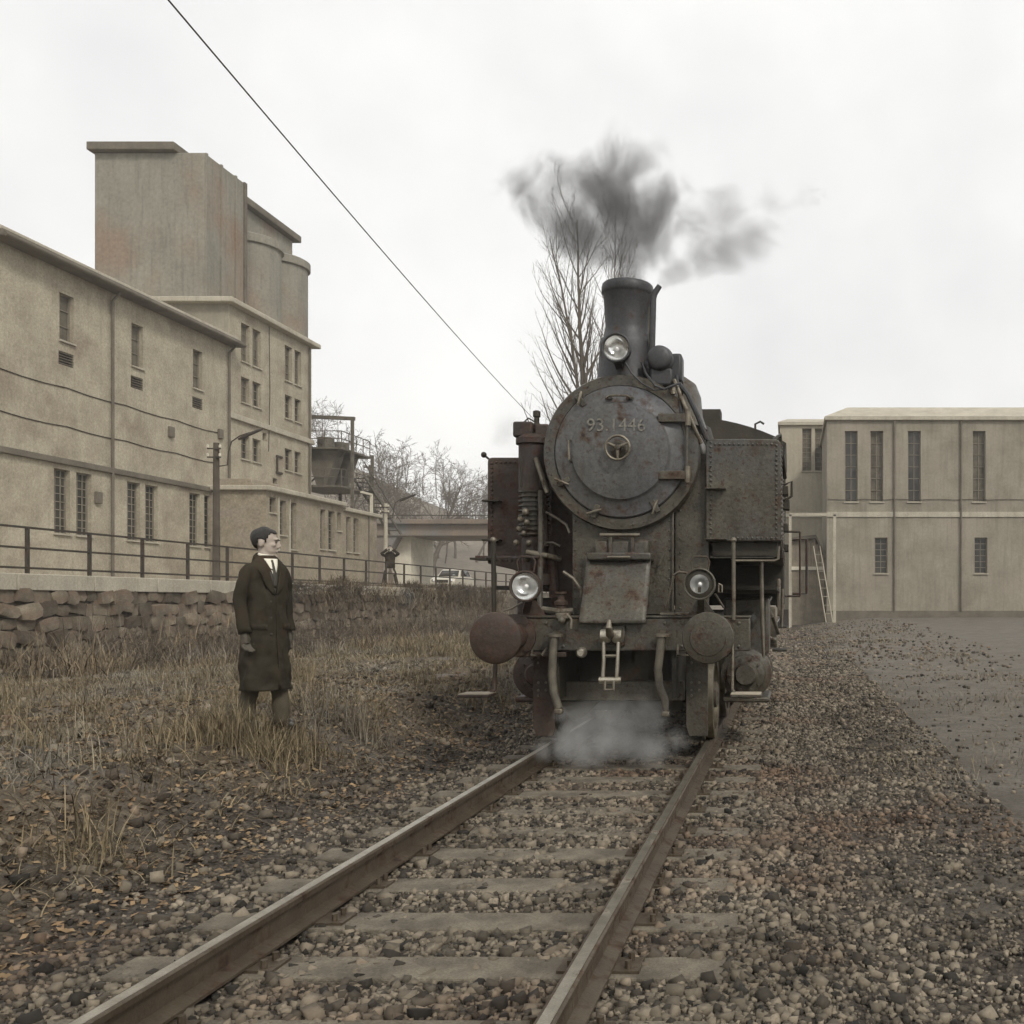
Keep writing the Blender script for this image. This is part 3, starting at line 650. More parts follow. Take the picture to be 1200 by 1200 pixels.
MB().box(xa, xa + .2, 70.02, 84, .5, ze).build('side_wall', PALEW, t1); MB().box(xb - .2, xb, 70.02, 84, .5, ze).build('side_wall', PALEW, t1)
for h in hl: window(t1, (xa, 70, .5), (1, 0, 0), (0, -1, 0), h, d=.25, cols=2, rows=9, pane=SHUT)
MB().box(xa - .15, xb + .15, 69.8, 84.2, ze - .1, ze + .12).build('eave', TRIM, t1, bevel=.03)
mb = MB(); z2 = zr; mb.add([(xa - .15, 69.8, ze + .12), (xb + .15, 69.8, ze + .12), (xb + .15, 84.2, ze + .12), (xa - .15, 84.2, ze + .12), (xa + .5, 72, z2), (xb - .4, 72, z2), (xb - .4, 82, z2), (xa + .5, 82, z2)],
                   [(0, 1, 5, 4), (1, 2, 6, 5), (2, 3, 7, 6), (3, 0, 4, 7), (4, 5, 6, 7)]); mb.build('roof', TRIM, t1, smooth=False)
MB().box(xa, xb, 69.9, 69.995, at(0, 606, 70).z, at(0, 602, 70).z).build('string_course', WHITEP, t1)

MB().box(xa - .04, xb + .04, 69.94, 84.04, -.6, .8).build('plinth', TRIMD, t1)
t2, xc, xd, ze2, zr2 = block('works_building', 'darker works building at the right edge with a sloping roof corner', 969, 1290, 491, 468, 60, 14, 10)
h2 = [(at(x0, 0, 60).x - xc, at(x0 + 15, 0, 60).x - xc, at(0, 588, 60).z - .5, at(0, 505, 60).z - .5) for x0 in (990, 1020, 1064, 1140)] + [(at(x0, 0, 60).x - xc, at(x0 + 15, 0, 60).x - xc, at(0, 672, 60).z - .5, at(0, 630, 60).z - .5) for x0 in (1025, 1142)]
mb = MB(); facade(mb, (xc, 60, .5), (1, 0, 0), xd - xc, ze2 - .5, h2, (0, -1, 0), .3); mb.build('wall', PLAST2, t2, smooth=False)
MB().box(xc, xc + .2, 60.02, 69.5, .5, ze2).build('side_wall', PLAST2, t2); MB().box(xd - .2, xd, 60.02, 76, .5, ze2).build('side_wall', PLAST2, t2)
for i, h in enumerate(h2): window(t2, (xc, 60, .5), (1, 0, 0), (0, -1, 0), h, d=.25, cols=2, rows=6, pane=SHUT if i in (1, 3) else GLASS)
MB().box(xc - .15, xd + .15, 59.8, 76.2, ze2 - .1, ze2 + .12).build('eave', TRIM, t2, bevel=.03)
for px in (1048, 1126): MB().tube([(at(px, 0, 60).x, 59.9, ze2 - .1), (at(px, 0, 60).x, 59.9, .8)], .06, 10).build('downpipe', TRIMD, t2)
MB().box(xc - .02, xd, 59.93, 59.99, at(0, 606, 60).z, at(0, 600, 60).z).build('string_course', TRIM, t2, bevel=.01)
MB().tube([(xc + .1 + i * 1.1, 59.95, at(0, 585, 60).z - .05 * (i % 2)) for i in range(14)], .018, 6).build('wall_cable', IRON, t2)
mb = MB(); mb.add([(xc - .15, 59.8, ze2 + .12), (xd + .15, 59.8, ze2 + .12), (xd + .15, 76.2, ze2 + .12), (xc - .15, 76.2, ze2 + .12), (xc + 1.4, 62.5, zr2), (xd - 1.4, 62.5, zr2), (xd - 1.4, 74, zr2), (xc + 1.4, 74, zr2)],
                  [(0, 1, 5, 4), (1, 2, 6, 5), (2, 3, 7, 6), (3, 0, 4, 7), (4, 5, 6, 7)]); mb.build('roof', TRIM, t2, smooth=False)

MB().box(xc - .04, xd + .04, 59.94, 76.04, -.6, .8).build('plinth', TRIMD, t2)
gf = lambda px, Y: float(gz(at(px, 0, Y).x, Y))
pf = thing('portal_frame', 'white painted steel portal frame before the pale works building', 'frame', (at(978, 0, 57).x, 57, gf(978, 57)))
a, b = at(926, 603, 57), at(978, 603, 57)
MB().bar((b.x, 57, gf(978, 57)), (b.x, 57, b.z), .16, .16).build('post', TRIM, pf)
MB().bar((a.x, 57, gf(926, 57)), (a.x, 57, a.z), .16, .16).build('post', TRIM, pf)
MB().bar((a.x - .05, 57, a.z), (b.x + .1, 57, b.z), .16, .18).build('beam', TRIM, pf)
sh = thing('plank_shed', 'weathered plank shed with a sloping roof under the portal frame', 'shed', (at(950, 0, 62).x, 62, gf(950, 62)))
g0 = gf(950, 62)
for i in range(11):
    p = at(927 + i * 3.6, 0, 62); q = at(930.3 + i * 3.6, 0, 62); top = at(0, 632 + max(0, i - 7) * 6, 62).z
    MB().box(p.x, q.x, 62 + random.uniform(0, .03), 62.06, g0 - .1, top).build('plank', PLANKM, sh)
MB().prism([(at(926, 0, 62).x, at(0, 630, 62).z), (at(956, 0, 62).x, at(0, 627, 62).z), (at(972, 0, 62).x, at(0, 660, 62).z), (at(972, 0, 62).x, at(0, 664, 62).z), (at(956, 0, 62).x, at(0, 631, 62).z), (at(926, 0, 62).x, at(0, 634, 62).z)], 'Y', 61.7, 66).build('roof', TRIMD, sh)
MB().box(at(926, 0, 62).x, at(966, 0, 62).x, 61.9, 61.99, at(0, 668, 62).z, at(0, 664, 62).z).build('batten', WHITEP, sh)
MB().box(at(927, 0, 62).x, at(966, 0, 62).x, 62.1, 65.5, g0 - .1, at(0, 664, 62).z).build('shed_body', PLANKM, sh)
ld = thing('ladder', 'pale wooden ladder leaning between the shed and the portal post', 'ladder', (at(972, 0, 59).x, 59, gf(972, 59)))
la, lb = at(972, 700, 59), at(957, 640, 60.5); la.z = gf(972, 59)
for o in (-.2, .2): MB().bar(la + Vector((o, 0, 0)), lb + Vector((o, 0, 0)), .06, .05).build('stile', PALEW, ld)
for i in range(1, 9):
    c = la.lerp(lb, i / 9); MB().bar(c + Vector((-.2, 0, 0)), c + Vector((.2, 0, 0)), .035, .035).build('rung', PALEW, ld)

# ------------------------------------------------------------------ hills and trees
hx = np.linspace(-420, 60, 60); hy = np.linspace(120, 420, 40); HX, HY = np.meshgrid(hx, hy)
ridge = np.interp(HX / HY, [-1.2, -.5, -.42, -.36, -.3, -.2, 0, .2], [46, 34, 26, 20, 16, 12, 5, 0])
HZ = ridge * np.clip((HY - 122) / 70, 0, 1) ** .8 - .6 + 1.2 * vnoise(HX, HY, .06, 8)
I = (np.arange(39)[:, None] * 60 + np.arange(59)[None]).ravel()
tag(npmesh('hills', np.stack([HX, HY, HZ], -1).reshape(-1, 3), np.stack([I, I + 1, I + 61, I + 60], -1), HILLM, smooth=True), kind='structure')
def hillz(x, y):
    i = int(np.clip((x + 420) / 480 * 59, 0, 59)); j = int(np.clip((y - 120) / 300 * 39, 0, 39)); return float(HZ[j, i])

def grow(segs, p, d, length, r, lvl, cfg):
    nseg = cfg['nseg'][lvl]; step = length / nseg; q = Vector(p); dd = Vector(d).normalized()
    for i in range(nseg):
        dd = (dd + Vector((random.gauss(0, 1), random.gauss(0, 1), random.gauss(0, .6))) * cfg['wob'] + Vector((0, 0, cfg['up'][lvl]))).normalized()
        nq = q + dd * step; f0 = 1 - i / nseg * cfg['taper']; f1 = 1 - (i + 1) / nseg * cfg['taper']
        segs.append((q.copy(), nq.copy(), r * f0, r * f1, lvl))
        if lvl < cfg['max'] and i / nseg >= cfg['bare'][lvl]:
            for _ in range(cfg['kids'][lvl] if random.random() < cfg['prob'] else 0):
                _, u, v = basis(dd); a = random.uniform(0, 6.28); ang = R(random.uniform(*cfg['ang'][lvl]))
                nd = dd * math.cos(ang) + (u * math.cos(a) + v * math.sin(a)) * math.sin(ang)
                t = random.random(); ll = length * cfg['ratio'][lvl] * (1 - .55 * (i + t) / nseg) * random.uniform(.6, 1.15)
                grow(segs, q.lerp(nq, t), nd, ll, max(r * f1 * cfg['rr'], cfg['rmin']), lvl + 1, cfg)
        q = nq
def seg_mesh(segs, n):
    m = len(segs)
    P0 = np.array([s[0] for s in segs]); P1 = np.array([s[1] for s in segs]); r0 = np.array([s[2] for s in segs]); r1 = np.array([s[3] for s in segs])
    d = P1 - P0; d /= np.linalg.norm(d, axis=1, keepdims=True) + 1e-9
    a = np.where(np.abs(d[:, 2:3]) < .9, np.array([[0, 0, 1.]]), np.array([[1., 0, 0]])); u = np.cross(d, a); u /= np.linalg.norm(u, axis=1, keepdims=True); v = np.cross(d, u)
    V = np.zeros((m, 2 * n, 3))
    for j in range(n):
        o = u * math.cos(2 * math.pi * j / n) + v * math.sin(2 * math.pi * j / n)
        V[:, j] = P0 + o * r0[:, None]; V[:, n + j] = P1 + o * r1[:, None]
    q = np.array([(j, (j + 1) % n, (j + 1) % n + n, j + n) for j in range(n)])
    return V.reshape(-1, 3), (q[None] + (np.arange(m) * 2 * n)[:, None, None]).reshape(-1, 4)
POPLAR = dict(nseg=[26, 9, 5, 3], wob=.055, up=[.02, .075, .1, .1], taper=.9, max=3, bare=[.12, .05, .1, 0], kids=[2, 1, 1, 0], prob=.85, ang=[(18, 38), (18, 42), (18, 45), (0, 0)], ratio=[.34, .42, .5, 0], rr=.55, rmin=.012)
BROAD = dict(nseg=[9, 7, 5, 4], wob=.12, up=[.03, .03, .02, .0], taper=.8, max=3, bare=[.3, .15, .05, 0], kids=[3, 2, 2, 0], prob=.95, ang=[(35, 65), (30, 60), (25, 60), (0, 0)], ratio=[.72, .62, .55, 0], rr=.6, rmin=.022)
def tree(name, label, base, top, r, cfg, group=None, length=None):
    base = Vector(base); top = Vector(top); segs = []
    grow(segs, base, top - base, (top - base).length, r, 0, cfg)
    t = thing(name, label, 'tree', base, group)
    for nm, sel, k, mt in (('trunk', [s for s in segs if s[4] <= 1], 6, BARK), ('crown', [s for s in segs if s[4] > 1], 3, TWIG)):
        if sel: V, F = seg_mesh(sel, k); npmesh(nm, V, F, mt, t, smooth=True)
    return t
pg = 'bare poplars behind the engine'
def poplar(px, py, tx, ty, Y, r, label, seed):
    random.seed(seed); a = at(px, py, Y); b = at(tx, ty, Y); d = (b - a) / (b.z - a.z); base = a + d * (0 - a.z)
    tree('poplar_tree', label, base, b, r, POPLAR, pg)
poplar(668, 470, 633, 292, 58, .22, 'thin bare poplar leaning left, leftmost behind the smokebox', 4)
poplar(681, 470, 664, 255, 62, .34, 'thickest bare poplar trunk, just left of the chimney', 9)
poplar(699, 470, 688, 280, 74, .3, 'pale bare poplar close beside the left edge of the chimney', 12)
poplar(733, 400, 730, 245, 80, .2, 'bare poplar top rising out of the smoke above the chimney', 15)
random.seed(31)
tree('bare_tree', 'bare spreading tree with a round crown above the bridge', (at(503, 0, 135).x, 135, hillz(at(503, 0, 135).x, 135)), at(505, 562, 135), .42, BROAD)
k = 0
names = ['bare hillside tree nearest the gantry stair', 'tall bare hillside tree behind the second lamp post', 'bare hillside tree left of the round crowned tree', 'slender bare tree between lamp post and bridge', 'bare tree low on the hill right of the round crown', 'bare tree on the hill close to the left tank edge']
for (px, py, Y), lb in zip([(424, 545, 110), (447, 556, 118), (474, 580, 130), (462, 572, 122), (533, 584, 150), (558, 588, 150)], names):
    random.seed(50 + k); k += 1; x = at(px, 0, Y).x
    tree('bare_tree', lb, (x, Y, max(hillz(x, Y), 0) if Y > 120 else TZ), at(px, py, Y), .22, dict(BROAD, kids=[3, 2, 1, 0], rmin=.03), 'bare trees on the hillside')
# brambles on and below the wall, one tangle
random.seed(91); segs = []
br_cfg = dict(BROAD, nseg=[6, 5, 3, 2], max=2, kids=[2, 2, 0, 0], bare=[.0, .1, 0, 0], rmin=.007, rr=.6, wob=.2, up=[-.06, -.04, 0, 0], ratio=[.6, .5, 0, 0])
for i in range(270):
    Yt = random.uniform(21, 66); top = random.random() < .45
    xx = WALLX + (random.uniform(-.15, .2) if top else random.uniform(.3, 4.5)); z0 = TZ - .1 if top else float(gz(xx, Yt))
    if top and (Yt < 34 or 40 < Yt < 49 or Yt > 57): continue
    for k_ in range(3): grow(segs, (xx, Yt, z0), (random.uniform(.3, .9), random.uniform(-.7, .7), random.uniform(-.5, .25) if top else random.uniform(.4, 1)), random.uniform(.4, .9) if top else random.uniform(.4, 1.35), .014, 0, br_cfg)
V, F = seg_mesh(segs, 3); tag(npmesh('brambles', V, F, TWIG, smooth=True), 'bare tangled brambles hanging over and below the stone wall', 'brambles', kind='stuff')
# far wood, one mass
random.seed(77); segs = []
small_cfg = dict(BROAD, nseg=[5, 4, 3, 2], max=2, kids=[3, 2, 0, 0], bare=[.25, .1, 0, 0], rmin=.05, rr=.55)
for i in range(230):
    Yt = random.uniform(140, 330); rr = random.uniform(-.56, -.27) if i < 190 else random.uniform(.05, .3); x = rr * Yt
    grow(segs, (x, Yt, hillz(x, Yt) - .3 if i < 190 else -.2), (0, 0, 1), random.uniform(6, 9.5), .14, 0, small_cfg)
V, F = seg_mesh(segs, 3); tag(npmesh('far_wood', V, F, TWIG, smooth=True), 'far bare wood fading into the haze on the hill', 'wood', kind='stuff')
# utility pole on the hillside
p = at(433, 545, 112); up_ = thing('utility_pole', 'small utility pole with crossarm among the hillside trees', 'pole', (p.x, 112, TZ))
MB().tube([(p.x, 112, TZ), (p.x, 112, p.z)], [.14, .1], 10).build('pole', WOODP, up_)
MB().bar((p.x - .7, 112, p.z - .25), (p.x + .7, 112, p.z - .25), .12, .14).build('crossarm', WOODP, up_)
# overhead wire on a pole hidden behind the engine
wp = at(655, 520, 72); pole2 = thing('utility_pole', 'tall wire pole standing behind the engine', 'pole', (wp.x, 72.2, 0))
MB().tube([(wp.x, 72.2, -.2), (wp.x, 72.2, wp.z + .3)], [.16, .11], 10).build('pole', WOODP, pole2)
pts = []
A, B = wp, at(150, -56, 15)
for i in range(25):
    t = i / 24; q = A.lerp(B, t); q.z -= 4 * t * (1 - t) * .35; pts.append(q)
tag(MB().tube(pts, .016, 6).build('overhead_wire', IRON), 'thin overhead wire running diagonally across the pale sky', 'wire')

# ------------------------------------------------------------------ the locomotive
random.seed(5)
LO = thing('steam_locomotive', 'large dark grey rust stained steam tank locomotive facing the viewer on the track', 'locomotive', (CX, 8.65, 0))
def U(u, y, z): return Vector((CX + u, y, z))
YB = 8.65                                         # front of buffer beam
SBY, SBZ, SBR = 9.02, 2.735, .722                 # smokebox front, centre height, radius
# --- buffer beam and deck
MB().box(CX - 1.2, CX + 1.2, YB, YB + .06, .925, 1.215).build('buffer_beam', GREY, LO, bevel=.012)
MB().box(CX - 1.2, CX + 1.2, YB - .012, YB + .3, 1.218, 1.235).build('front_deck', GREY, LO, bevel=.005)
MB().box(CX - 1.2, CX - .42, YB - .02, YB + .2, .87, .915).build('beam_foot', BROWN, LO, bevel=.008)
rv = MB()
for u in (-1.1, -.98, -.76, -.6, -.45, .45, .6, .76, .98, 1.1):
    for z in (.965, 1.17): rv.ball(U(u, YB, z), (.016, .014, .016), 8, 5)
rv.build('beam_rivets', GREY, LO, kind='stuff')
# --- buffers
for sgn, mt, lb in ((-1, BROWN, 'rusty brown buffer'), (1, GREY, 'worn grey buffer')):
    c = U(sgn * .875, 0, 1.06)
    b = MB().lathe([(.19, YB), (.19, YB - .03), (.125, YB - .04), (.115, YB - .3), (.1, YB - .31), (.1, YB - .33)], c, (0, 1, 0), 28).build('buffer', mt, LO, label=lb)
    MB().lathe([(.075, YB - .3), (.075, 8.1)], c, (0, 1, 0), 20).build('plunger', STEEL, b)
    prof = [(.19, 8.11), (.212, 8.1), (.215, 8.085), (.208, 8.07)] + [(r, 8.035 + (r / .208) ** 2 * .028) for r in (.18, .14, .1, .05, .01)]
    if sgn > 0: prof = [(.19, 8.11), (.212, 8.1), (.215, 8.085), (.206, 8.07), (.15, 8.06), (.145, 8.052), (.09, 8.048), (.04, 8.045), (.01, 8.044)]
    MB().lathe(prof, c, (0, 1, 0), 56).build('buffer_disc', mt, b)
    for a in (45, 135, 225, 315):
        MB().cyl(c + Vector((.165 * math.cos(R(a)), YB - .03, .165 * math.sin(R(a)))), c + Vector((.165 * math.cos(R(a)), YB - .06, .165 * math.sin(R(a)))), .02, 6).build('bolt', mt, b)
    # side handles beside the buffer
    MB().tube([c + Vector((-sgn * .16, YB - .03, -.13)), c + Vector((-sgn * .2, YB - .2, -.16)), c + Vector((-sgn * .29, YB - .22, -.165)), c + Vector((-sgn * .31, YB - .03, -.08))], .011, 8).build('coupler_handle', PIPE, LO)
# --- frame, front apron and flap
MB().box(CX - .47, CX + .47, 9.12, 9.16, 1.24, 2.3).build('apron_plate', GREY, LO, bevel=.006)
MB().box(CX + .472, CX + .79, 9.2, 9.24, 1.24, 2.75).build('side_apron', GREY, LO, bevel=.006)
MB().box(CX - .79, CX - .472, 9.62, 9.66, 1.1, 2.75).build('side_apron', BROWN, LO, bevel=.006)
MB().box(CX + .455, CX + .475, 9.09, 9.118, 1.24, 2.25).build('apron_strip', GREY, LO, bevel=.003)
rv = MB()
for i in range(11):
    for u in (-.445, .43): rv.ball(U(u, 9.12, 1.3 + i * .09), (.011, .01, .011), 8, 5)
for i in range(10): rv.ball(U(.52 + i * .0, 9.2, 1.3 + i * .13), (.011, .01, .011), 8, 5)
rv.build('apron_rivets', GREY, LO, kind='stuff')
def quadplate(p, th, name, mat, par, bevel=.01):
    p = [Vector(q) for q in p]; nrm = (p[1] - p[0]).cross(p[3] - p[0]).normalized() * th
    return MB().add(p + [q + nrm for q in p], [(0, 1, 2, 3), (7, 6, 5, 4), (0, 4, 5, 1), (1, 5, 6, 2), (2, 6, 7, 3), (3, 7, 4, 0)]).build(name, mat, par, bevel=bevel)
# bent flap sheet (grid so that it can carry dents)
bm_ = MB(); gx, gy = 14, 14; bl, br_, tl, tr_ = at(678, 731, 8.585), at(757, 731, 8.585), at(688, 657, 8.93), at(763, 657, 8.93)
V = []
for j in range(gy + 1):
    for i in range(gx + 1):
        a, b = i / gx, j / gy; p = bl.lerp(br_, a).lerp(tl.lerp(tr_, a), b)
        p.y += .006 * math.sin(a * 17 + b * 9) * math.sin(b * 13 - a * 4) + .018 * math.sin(a * 5 + b * 3) * math.sin(b * 4) + .02 * math.exp(-((a - .52 - .1 * b) / .06) ** 2) * b - .012 * math.exp(-((a - .46 - .1 * b) / .05) ** 2) * b
        V.append(p)
bm_.add(V, [(j * (gx + 1) + i, j * (gx + 1) + i + 1, (j + 1) * (gx + 1) + i + 1, (j + 1) * (gx + 1) + i) for j in range(gy) for i in range(gx)])
fl = bm_.build('front_flap', GREY, LO); s_ = fl.modifiers.new('thick', 'SOLIDIFY'); s_.thickness = .016
q0, q1 = at(688, 654, 8.88), at(763, 654, 8.88)
MB().box(q0.x, q1.x, 8.85, 9.12, q0.z - .02, q0.z + .05).build('flap_lip', GREY, LO, bevel=.015)
bx0, bx1 = at(694, 650, 8.95), at(760, 632, 8.95)
lid = MB().box(bx0.x, bx1.x, 8.95, 9.12, bx0.z, bx1.z).build('flap_box', GREY, LO, bevel=.025)
for px0, px1 in ((697, 711), (714, 736), (742, 757)):
    a, b = at(px0, 649, 8.93), at(px1, 634, 8.93); MB().box(a.x, b.x, 8.93, 8.955, a.z, b.z).build('panel', GREY, lid, bevel=.012)
for px in (715, 741):
    a, b = at(px - 2, 650, 8.91), at(px + 2, 627, 8.91); MB().box(a.x, b.x, 8.915, 8.95, a.z, b.z).build('strap', GREY, lid, bevel=.006)
a, b = at(703, 627, 8.92), at(750, 627, 8.92); MB().cyl(a, b, .018, 12).build('hinge_rod', PIPE, lid)
a, b = at(712, 653, 8.84), at(738, 653, 8.84); MB().tube([a + Vector((0, .05, 0)), a, b, b + Vector((0, .05, 0))], .012, 8).build('flap_handle', PIPE, fl)
for px, d in ((683, 1), (775, -1)):
    a, b = at(px - d * 1, 650, 9.05), at(px + d * 4, 662, 9.05); quadplate([a, a + Vector((.03, 0, .03)), b + Vector((.03, 0, 0)), b], .02, 'stay', GREY, LO, 0)
MB().box(CX + .40, CX + .75, YB + .02, YB + .2, 1.24, 1.262).build('deck_ledge', PIPE, LO, bevel=.005)
# --- smokebox, ring, door
MB().lathe([(SBR - .012, SBY + .05), (SBR - .012, 10.55), (SBR - .06, 10.6)], U(0, 0, SBZ), (0, 1, 0), 72).build('smokebox', GREY, LO)
MB().lathe([(SBR, SBY + .14), (SBR, SBY + .03), (SBR - .012, SBY + .004), (SBR - .06, SBY), (.615, SBY), (.61, SBY + .03), (.3, SBY + .04)], U(0, 0, SBZ), (0, 1, 0), 96).build('smokebox_ring', GREY, LO)
rvm = MB()
for i in range(40):
    a = 2 * math.pi * i / 40; rvm.ball(U(math.cos(a) * .675, SBY, SBZ + math.sin(a) * .675), (.009, .007, .009), 6, 4)
rvm.build('ring_rivets', GREY, LO, kind='stuff')
dprof = [(.605, SBY + .01), (.607, SBY - .012), (.596, SBY - .026), (.57, SBY - .03), (.47, SBY - .05), (.452, SBY - .062), (.44, SBY - .078), (.40, SBY - .086), (.3, SBY - .1), (.15, SBY - .11), (.02, SBY - .112)]
dr = MB().lathe(dprof, U(0, 0, SBZ), (0, 1, 0), 96).build('smokebox_door', DOOR, LO)
hw = U(0, SBY - .19, SBZ + .01)
MB().torus(hw, (0, 1, 0), .108, .0125, 40, 8).build('handwheel', PIPE, dr)
for a in (25, 155, 270):
    MB().tube([hw, hw + Vector((math.cos(R(a)) * .05, -.006, math.sin(R(a)) * .05)), hw + Vector((math.cos(R(a)) * .106, 0, math.sin(R(a)) * .106))], [.02, .014, .011], 8).build('spoke', PIPE, dr)
MB().lathe([(.085, SBY - .1), (.08, SBY - .125), (.03, SBY - .14), (.026, SBY - .215), (.01, SBY - .22)], (CX, 0, hw.z), (0, 1, 0), 24).build('door_spindle', GREY, dr)
def handle(pts, r=.011): MB().tube(pts, r, 8).build('door_handle', PIPE, dr)
for px0, px1, yv in ((712, 737, 465),):
    a, b = at(px0, yv, SBY - .12), at(px1, yv, SBY - .12); o = Vector((0, .07, 0))
    handle([a + o, a + o * .2 + Vector((-.005, 0, 0)), a + Vector((.02, 0, .012)), b + Vector((-.02, 0, .012)), b + o * .2, b + o], .010)
    for p in (a, b): MB().box(p.x - .035, p.x + .035, p.y + .045, p.y + .06, p.z - .014, p.z + .014).build('handle_foot', GREY, dr, bevel=.004)
a, b = at(666, 514, SBY - .12), at(667, 541, SBY - .12)
handle([a + Vector((0, .09, 0)), a + Vector((0, 0, -.02)), b + Vector((0, 0, .02)), b + Vector((0, .09, 0))])
for yv in (490, 557):                             # hinge straps
    a, b = at(771, yv + 5, SBY - .07), at(806, yv - 4, SBY - .07)
    MB().box(a.x, b.x, SBY - .085, SBY - .05, a.z, b.z + .01).build('hinge_strap', GREY, dr, bevel=.008)
    MB().cyl((b.x, SBY - .07, a.z - .03), (b.x, SBY - .07, b.z + .05), .028, 14).build('hinge_knuckle', PIPE, dr)
pa = at(805, 480, SBY - .07); pb = at(805, 570, SBY - .07); MB().cyl(pa, pb, .014, 10).build('hinge_pin', GREY, dr)
for aa in (128, 208, 247, 302):                   # clamp dogs round the rim
    ca_, sa_ = math.cos(R(aa)), math.sin(R(aa)); c = U(ca_ * .6, SBY - .03, SBZ + sa_ * .6)
    tdir = Vector((-sa_, 0, ca_)); rdir = Vector((ca_, 0, sa_))
    MB().bar(c - rdir * .07, c + rdir * .055, .03, .05).build('door_clamp', GREY, dr, bevel=.005)
    MB().tube([c + Vector((0, -.03, 0)) + tdir * .05 - rdir * .04, c + Vector((0, -.045, 0)), c + Vector((0, -.03, 0)) - tdir * .055 + rdir * .045], .012, 8).build('clamp_screw', PIPE, dr)
# number on the door
cu = bpy.data.curves.new('number', 'FONT'); cu.body = '93.1446'; cu.size = .165; cu.align_x = 'CENTER'; cu.extrude = .003; cu.space_character = 1.02
to = bpy.data.objects.new('tmp', cu); col.objects.link(to); dg = bpy.context.evaluated_depsgraph_get()
me = bpy.data.meshes.new_from_object(to.evaluated_get(dg)); bpy.data.objects.remove(to); me.name = 'number'; me.materials.clear(); me.materials.append(NUM)
no = bpy.data.objects.new('painted_number', me); ctr = at(722, 505, SBY - .11)
link(no, dr); no.location = (ctr.x, SBY - .108, ctr.z); no.rotation_euler = (R(90), 0, 0); no['label'] = 'worn pale painted running number 93.1446'
# --- chimney
CY = 9.38
cp = [(.31, 3.40), (.285, 3.50), (.268, 3.70), (.265, 3.80), (.258, 3.83), (.213, 3.90), (.209, 3.96), (.228, 4.27), (.238, 4.285), (.246, 4.30), (.246, 4.345), (.24, 4.372), (.228, 4.385), (.2, 4.38), (.185, 4.25), (.17, 3.6)]
MB().lathe(cp, U(.0, CY, 0), (0, 0, 1), 56).build('chimney', CHIM, LO)
# --- lamps
def lamp(c, r, depth, label, mat, stem_to=None, reflector=.8, hood=False):
    c = Vector(c)
    b = MB().lathe([(r * .25, depth), (r * .6, depth * .85), (r * .92, depth * .5), (r, depth * .25), (r * 1.0, 0), (r * 1.06, -.005), (r * 1.06, -.03), (r * .93, -.032), (r * .92, -.01), (r * .9, .02)], c, (0, 1, 0), 40, cap=False).build('headlamp', mat, LO, label=label)
    MB().lathe([(r * .9, -.004), (r * .8, .02), (r * .55, .05), (r * .2, .072), (.004, .075)], c, (0, 1, 0), 40, cap=False).build('reflector', REFL, b)
    MB().torus(c + Vector((0, -.026, 0)), (0, 1, 0), r * .985, r * .07, 40, 8).build('rim', mat, b)
    MB().ball(c + Vector((0, .03, 0)), (r * .15, .03, r * .15), 12, 8).build('bulb', BULB, b)
    if hood:
        MB().lathe([(r * .9, -.012), (r * .62, -.02)], c, (0, 1, 0), 40, cap=False).build('mask_ring', DARK, b)
        MB().box(c.x - r * .1, c.x + r * .1, c.y - .03, c.y - .012, c.z - r * .55, c.z - r * .2).build('mask_tab', DARK, b)
    if stem_to is not None: MB().bar(c + Vector((0, depth * .5, -r * .9)), stem_to, .06, .03).build('lamp_bracket', mat, b)
    return b
top_lamp = lamp(at(722.5, 408, 8.93), .128, .2, 'big round headlamp on the chimney front', CHIM)
MB().bar(at(722.5, 420, 9.0), U(-.02, 9.15, 3.5), .07, .03).build('lamp_bracket', CHIM, top_lamp)
lamp(at(616, 687, 8.42), .128, .19, 'left front lamp with a bare reflector', BROWN, at(616, 718, 8.67))
lamp(at(820, 684.5, 8.42), .132, .19, 'right front lamp with a masked pale lens', GREY, at(821, 718, 8.67), hood=True)
for px, mt in ((616, BROWN), (820, GREY)):
    c = at(px, 684, 8.5); MB().tube([c + Vector((-.06, 0, .1)), c + Vector((-.075, 0, .19)), c + Vector((-.05, 0, .235)), c + Vector((.06, 0, .235)), c + Vector((.085, 0, .19)), c + Vector((.07, 0, .1))], .008, 8).build('lamp_handle', mt, LO)
    MB().prism([(c.x - .13, 1.236), (c.x + .13, 1.236), (c.x + .04, 1.37), (c.x - .04, 1.37)], 'Y', 8.66, 8.69).build('lamp_foot', mt, LO)
for pts, r in (([(838, 696, 8.5), (848, 712, 8.6)], .009), ([(791, 672, 8.6), (786, 690, 8.62), (781, 713, 8.66)], .009), ([(806, 672, 8.5), (796, 670, 8.52), (790, 674, 8.56)], .012), ([(842, 684, 8.48), (846, 686, 8.48), (846, 694, 8.48), (842, 694, 8.48), (842, 684, 8.48)], .008), ([(590, 716, 8.5), (600, 713, 8.5), (612, 706, 8.5)], .009)):
    MB().tube([at(*p) for p in pts], r, 8).build('lamp_cable', PIPE, LO)
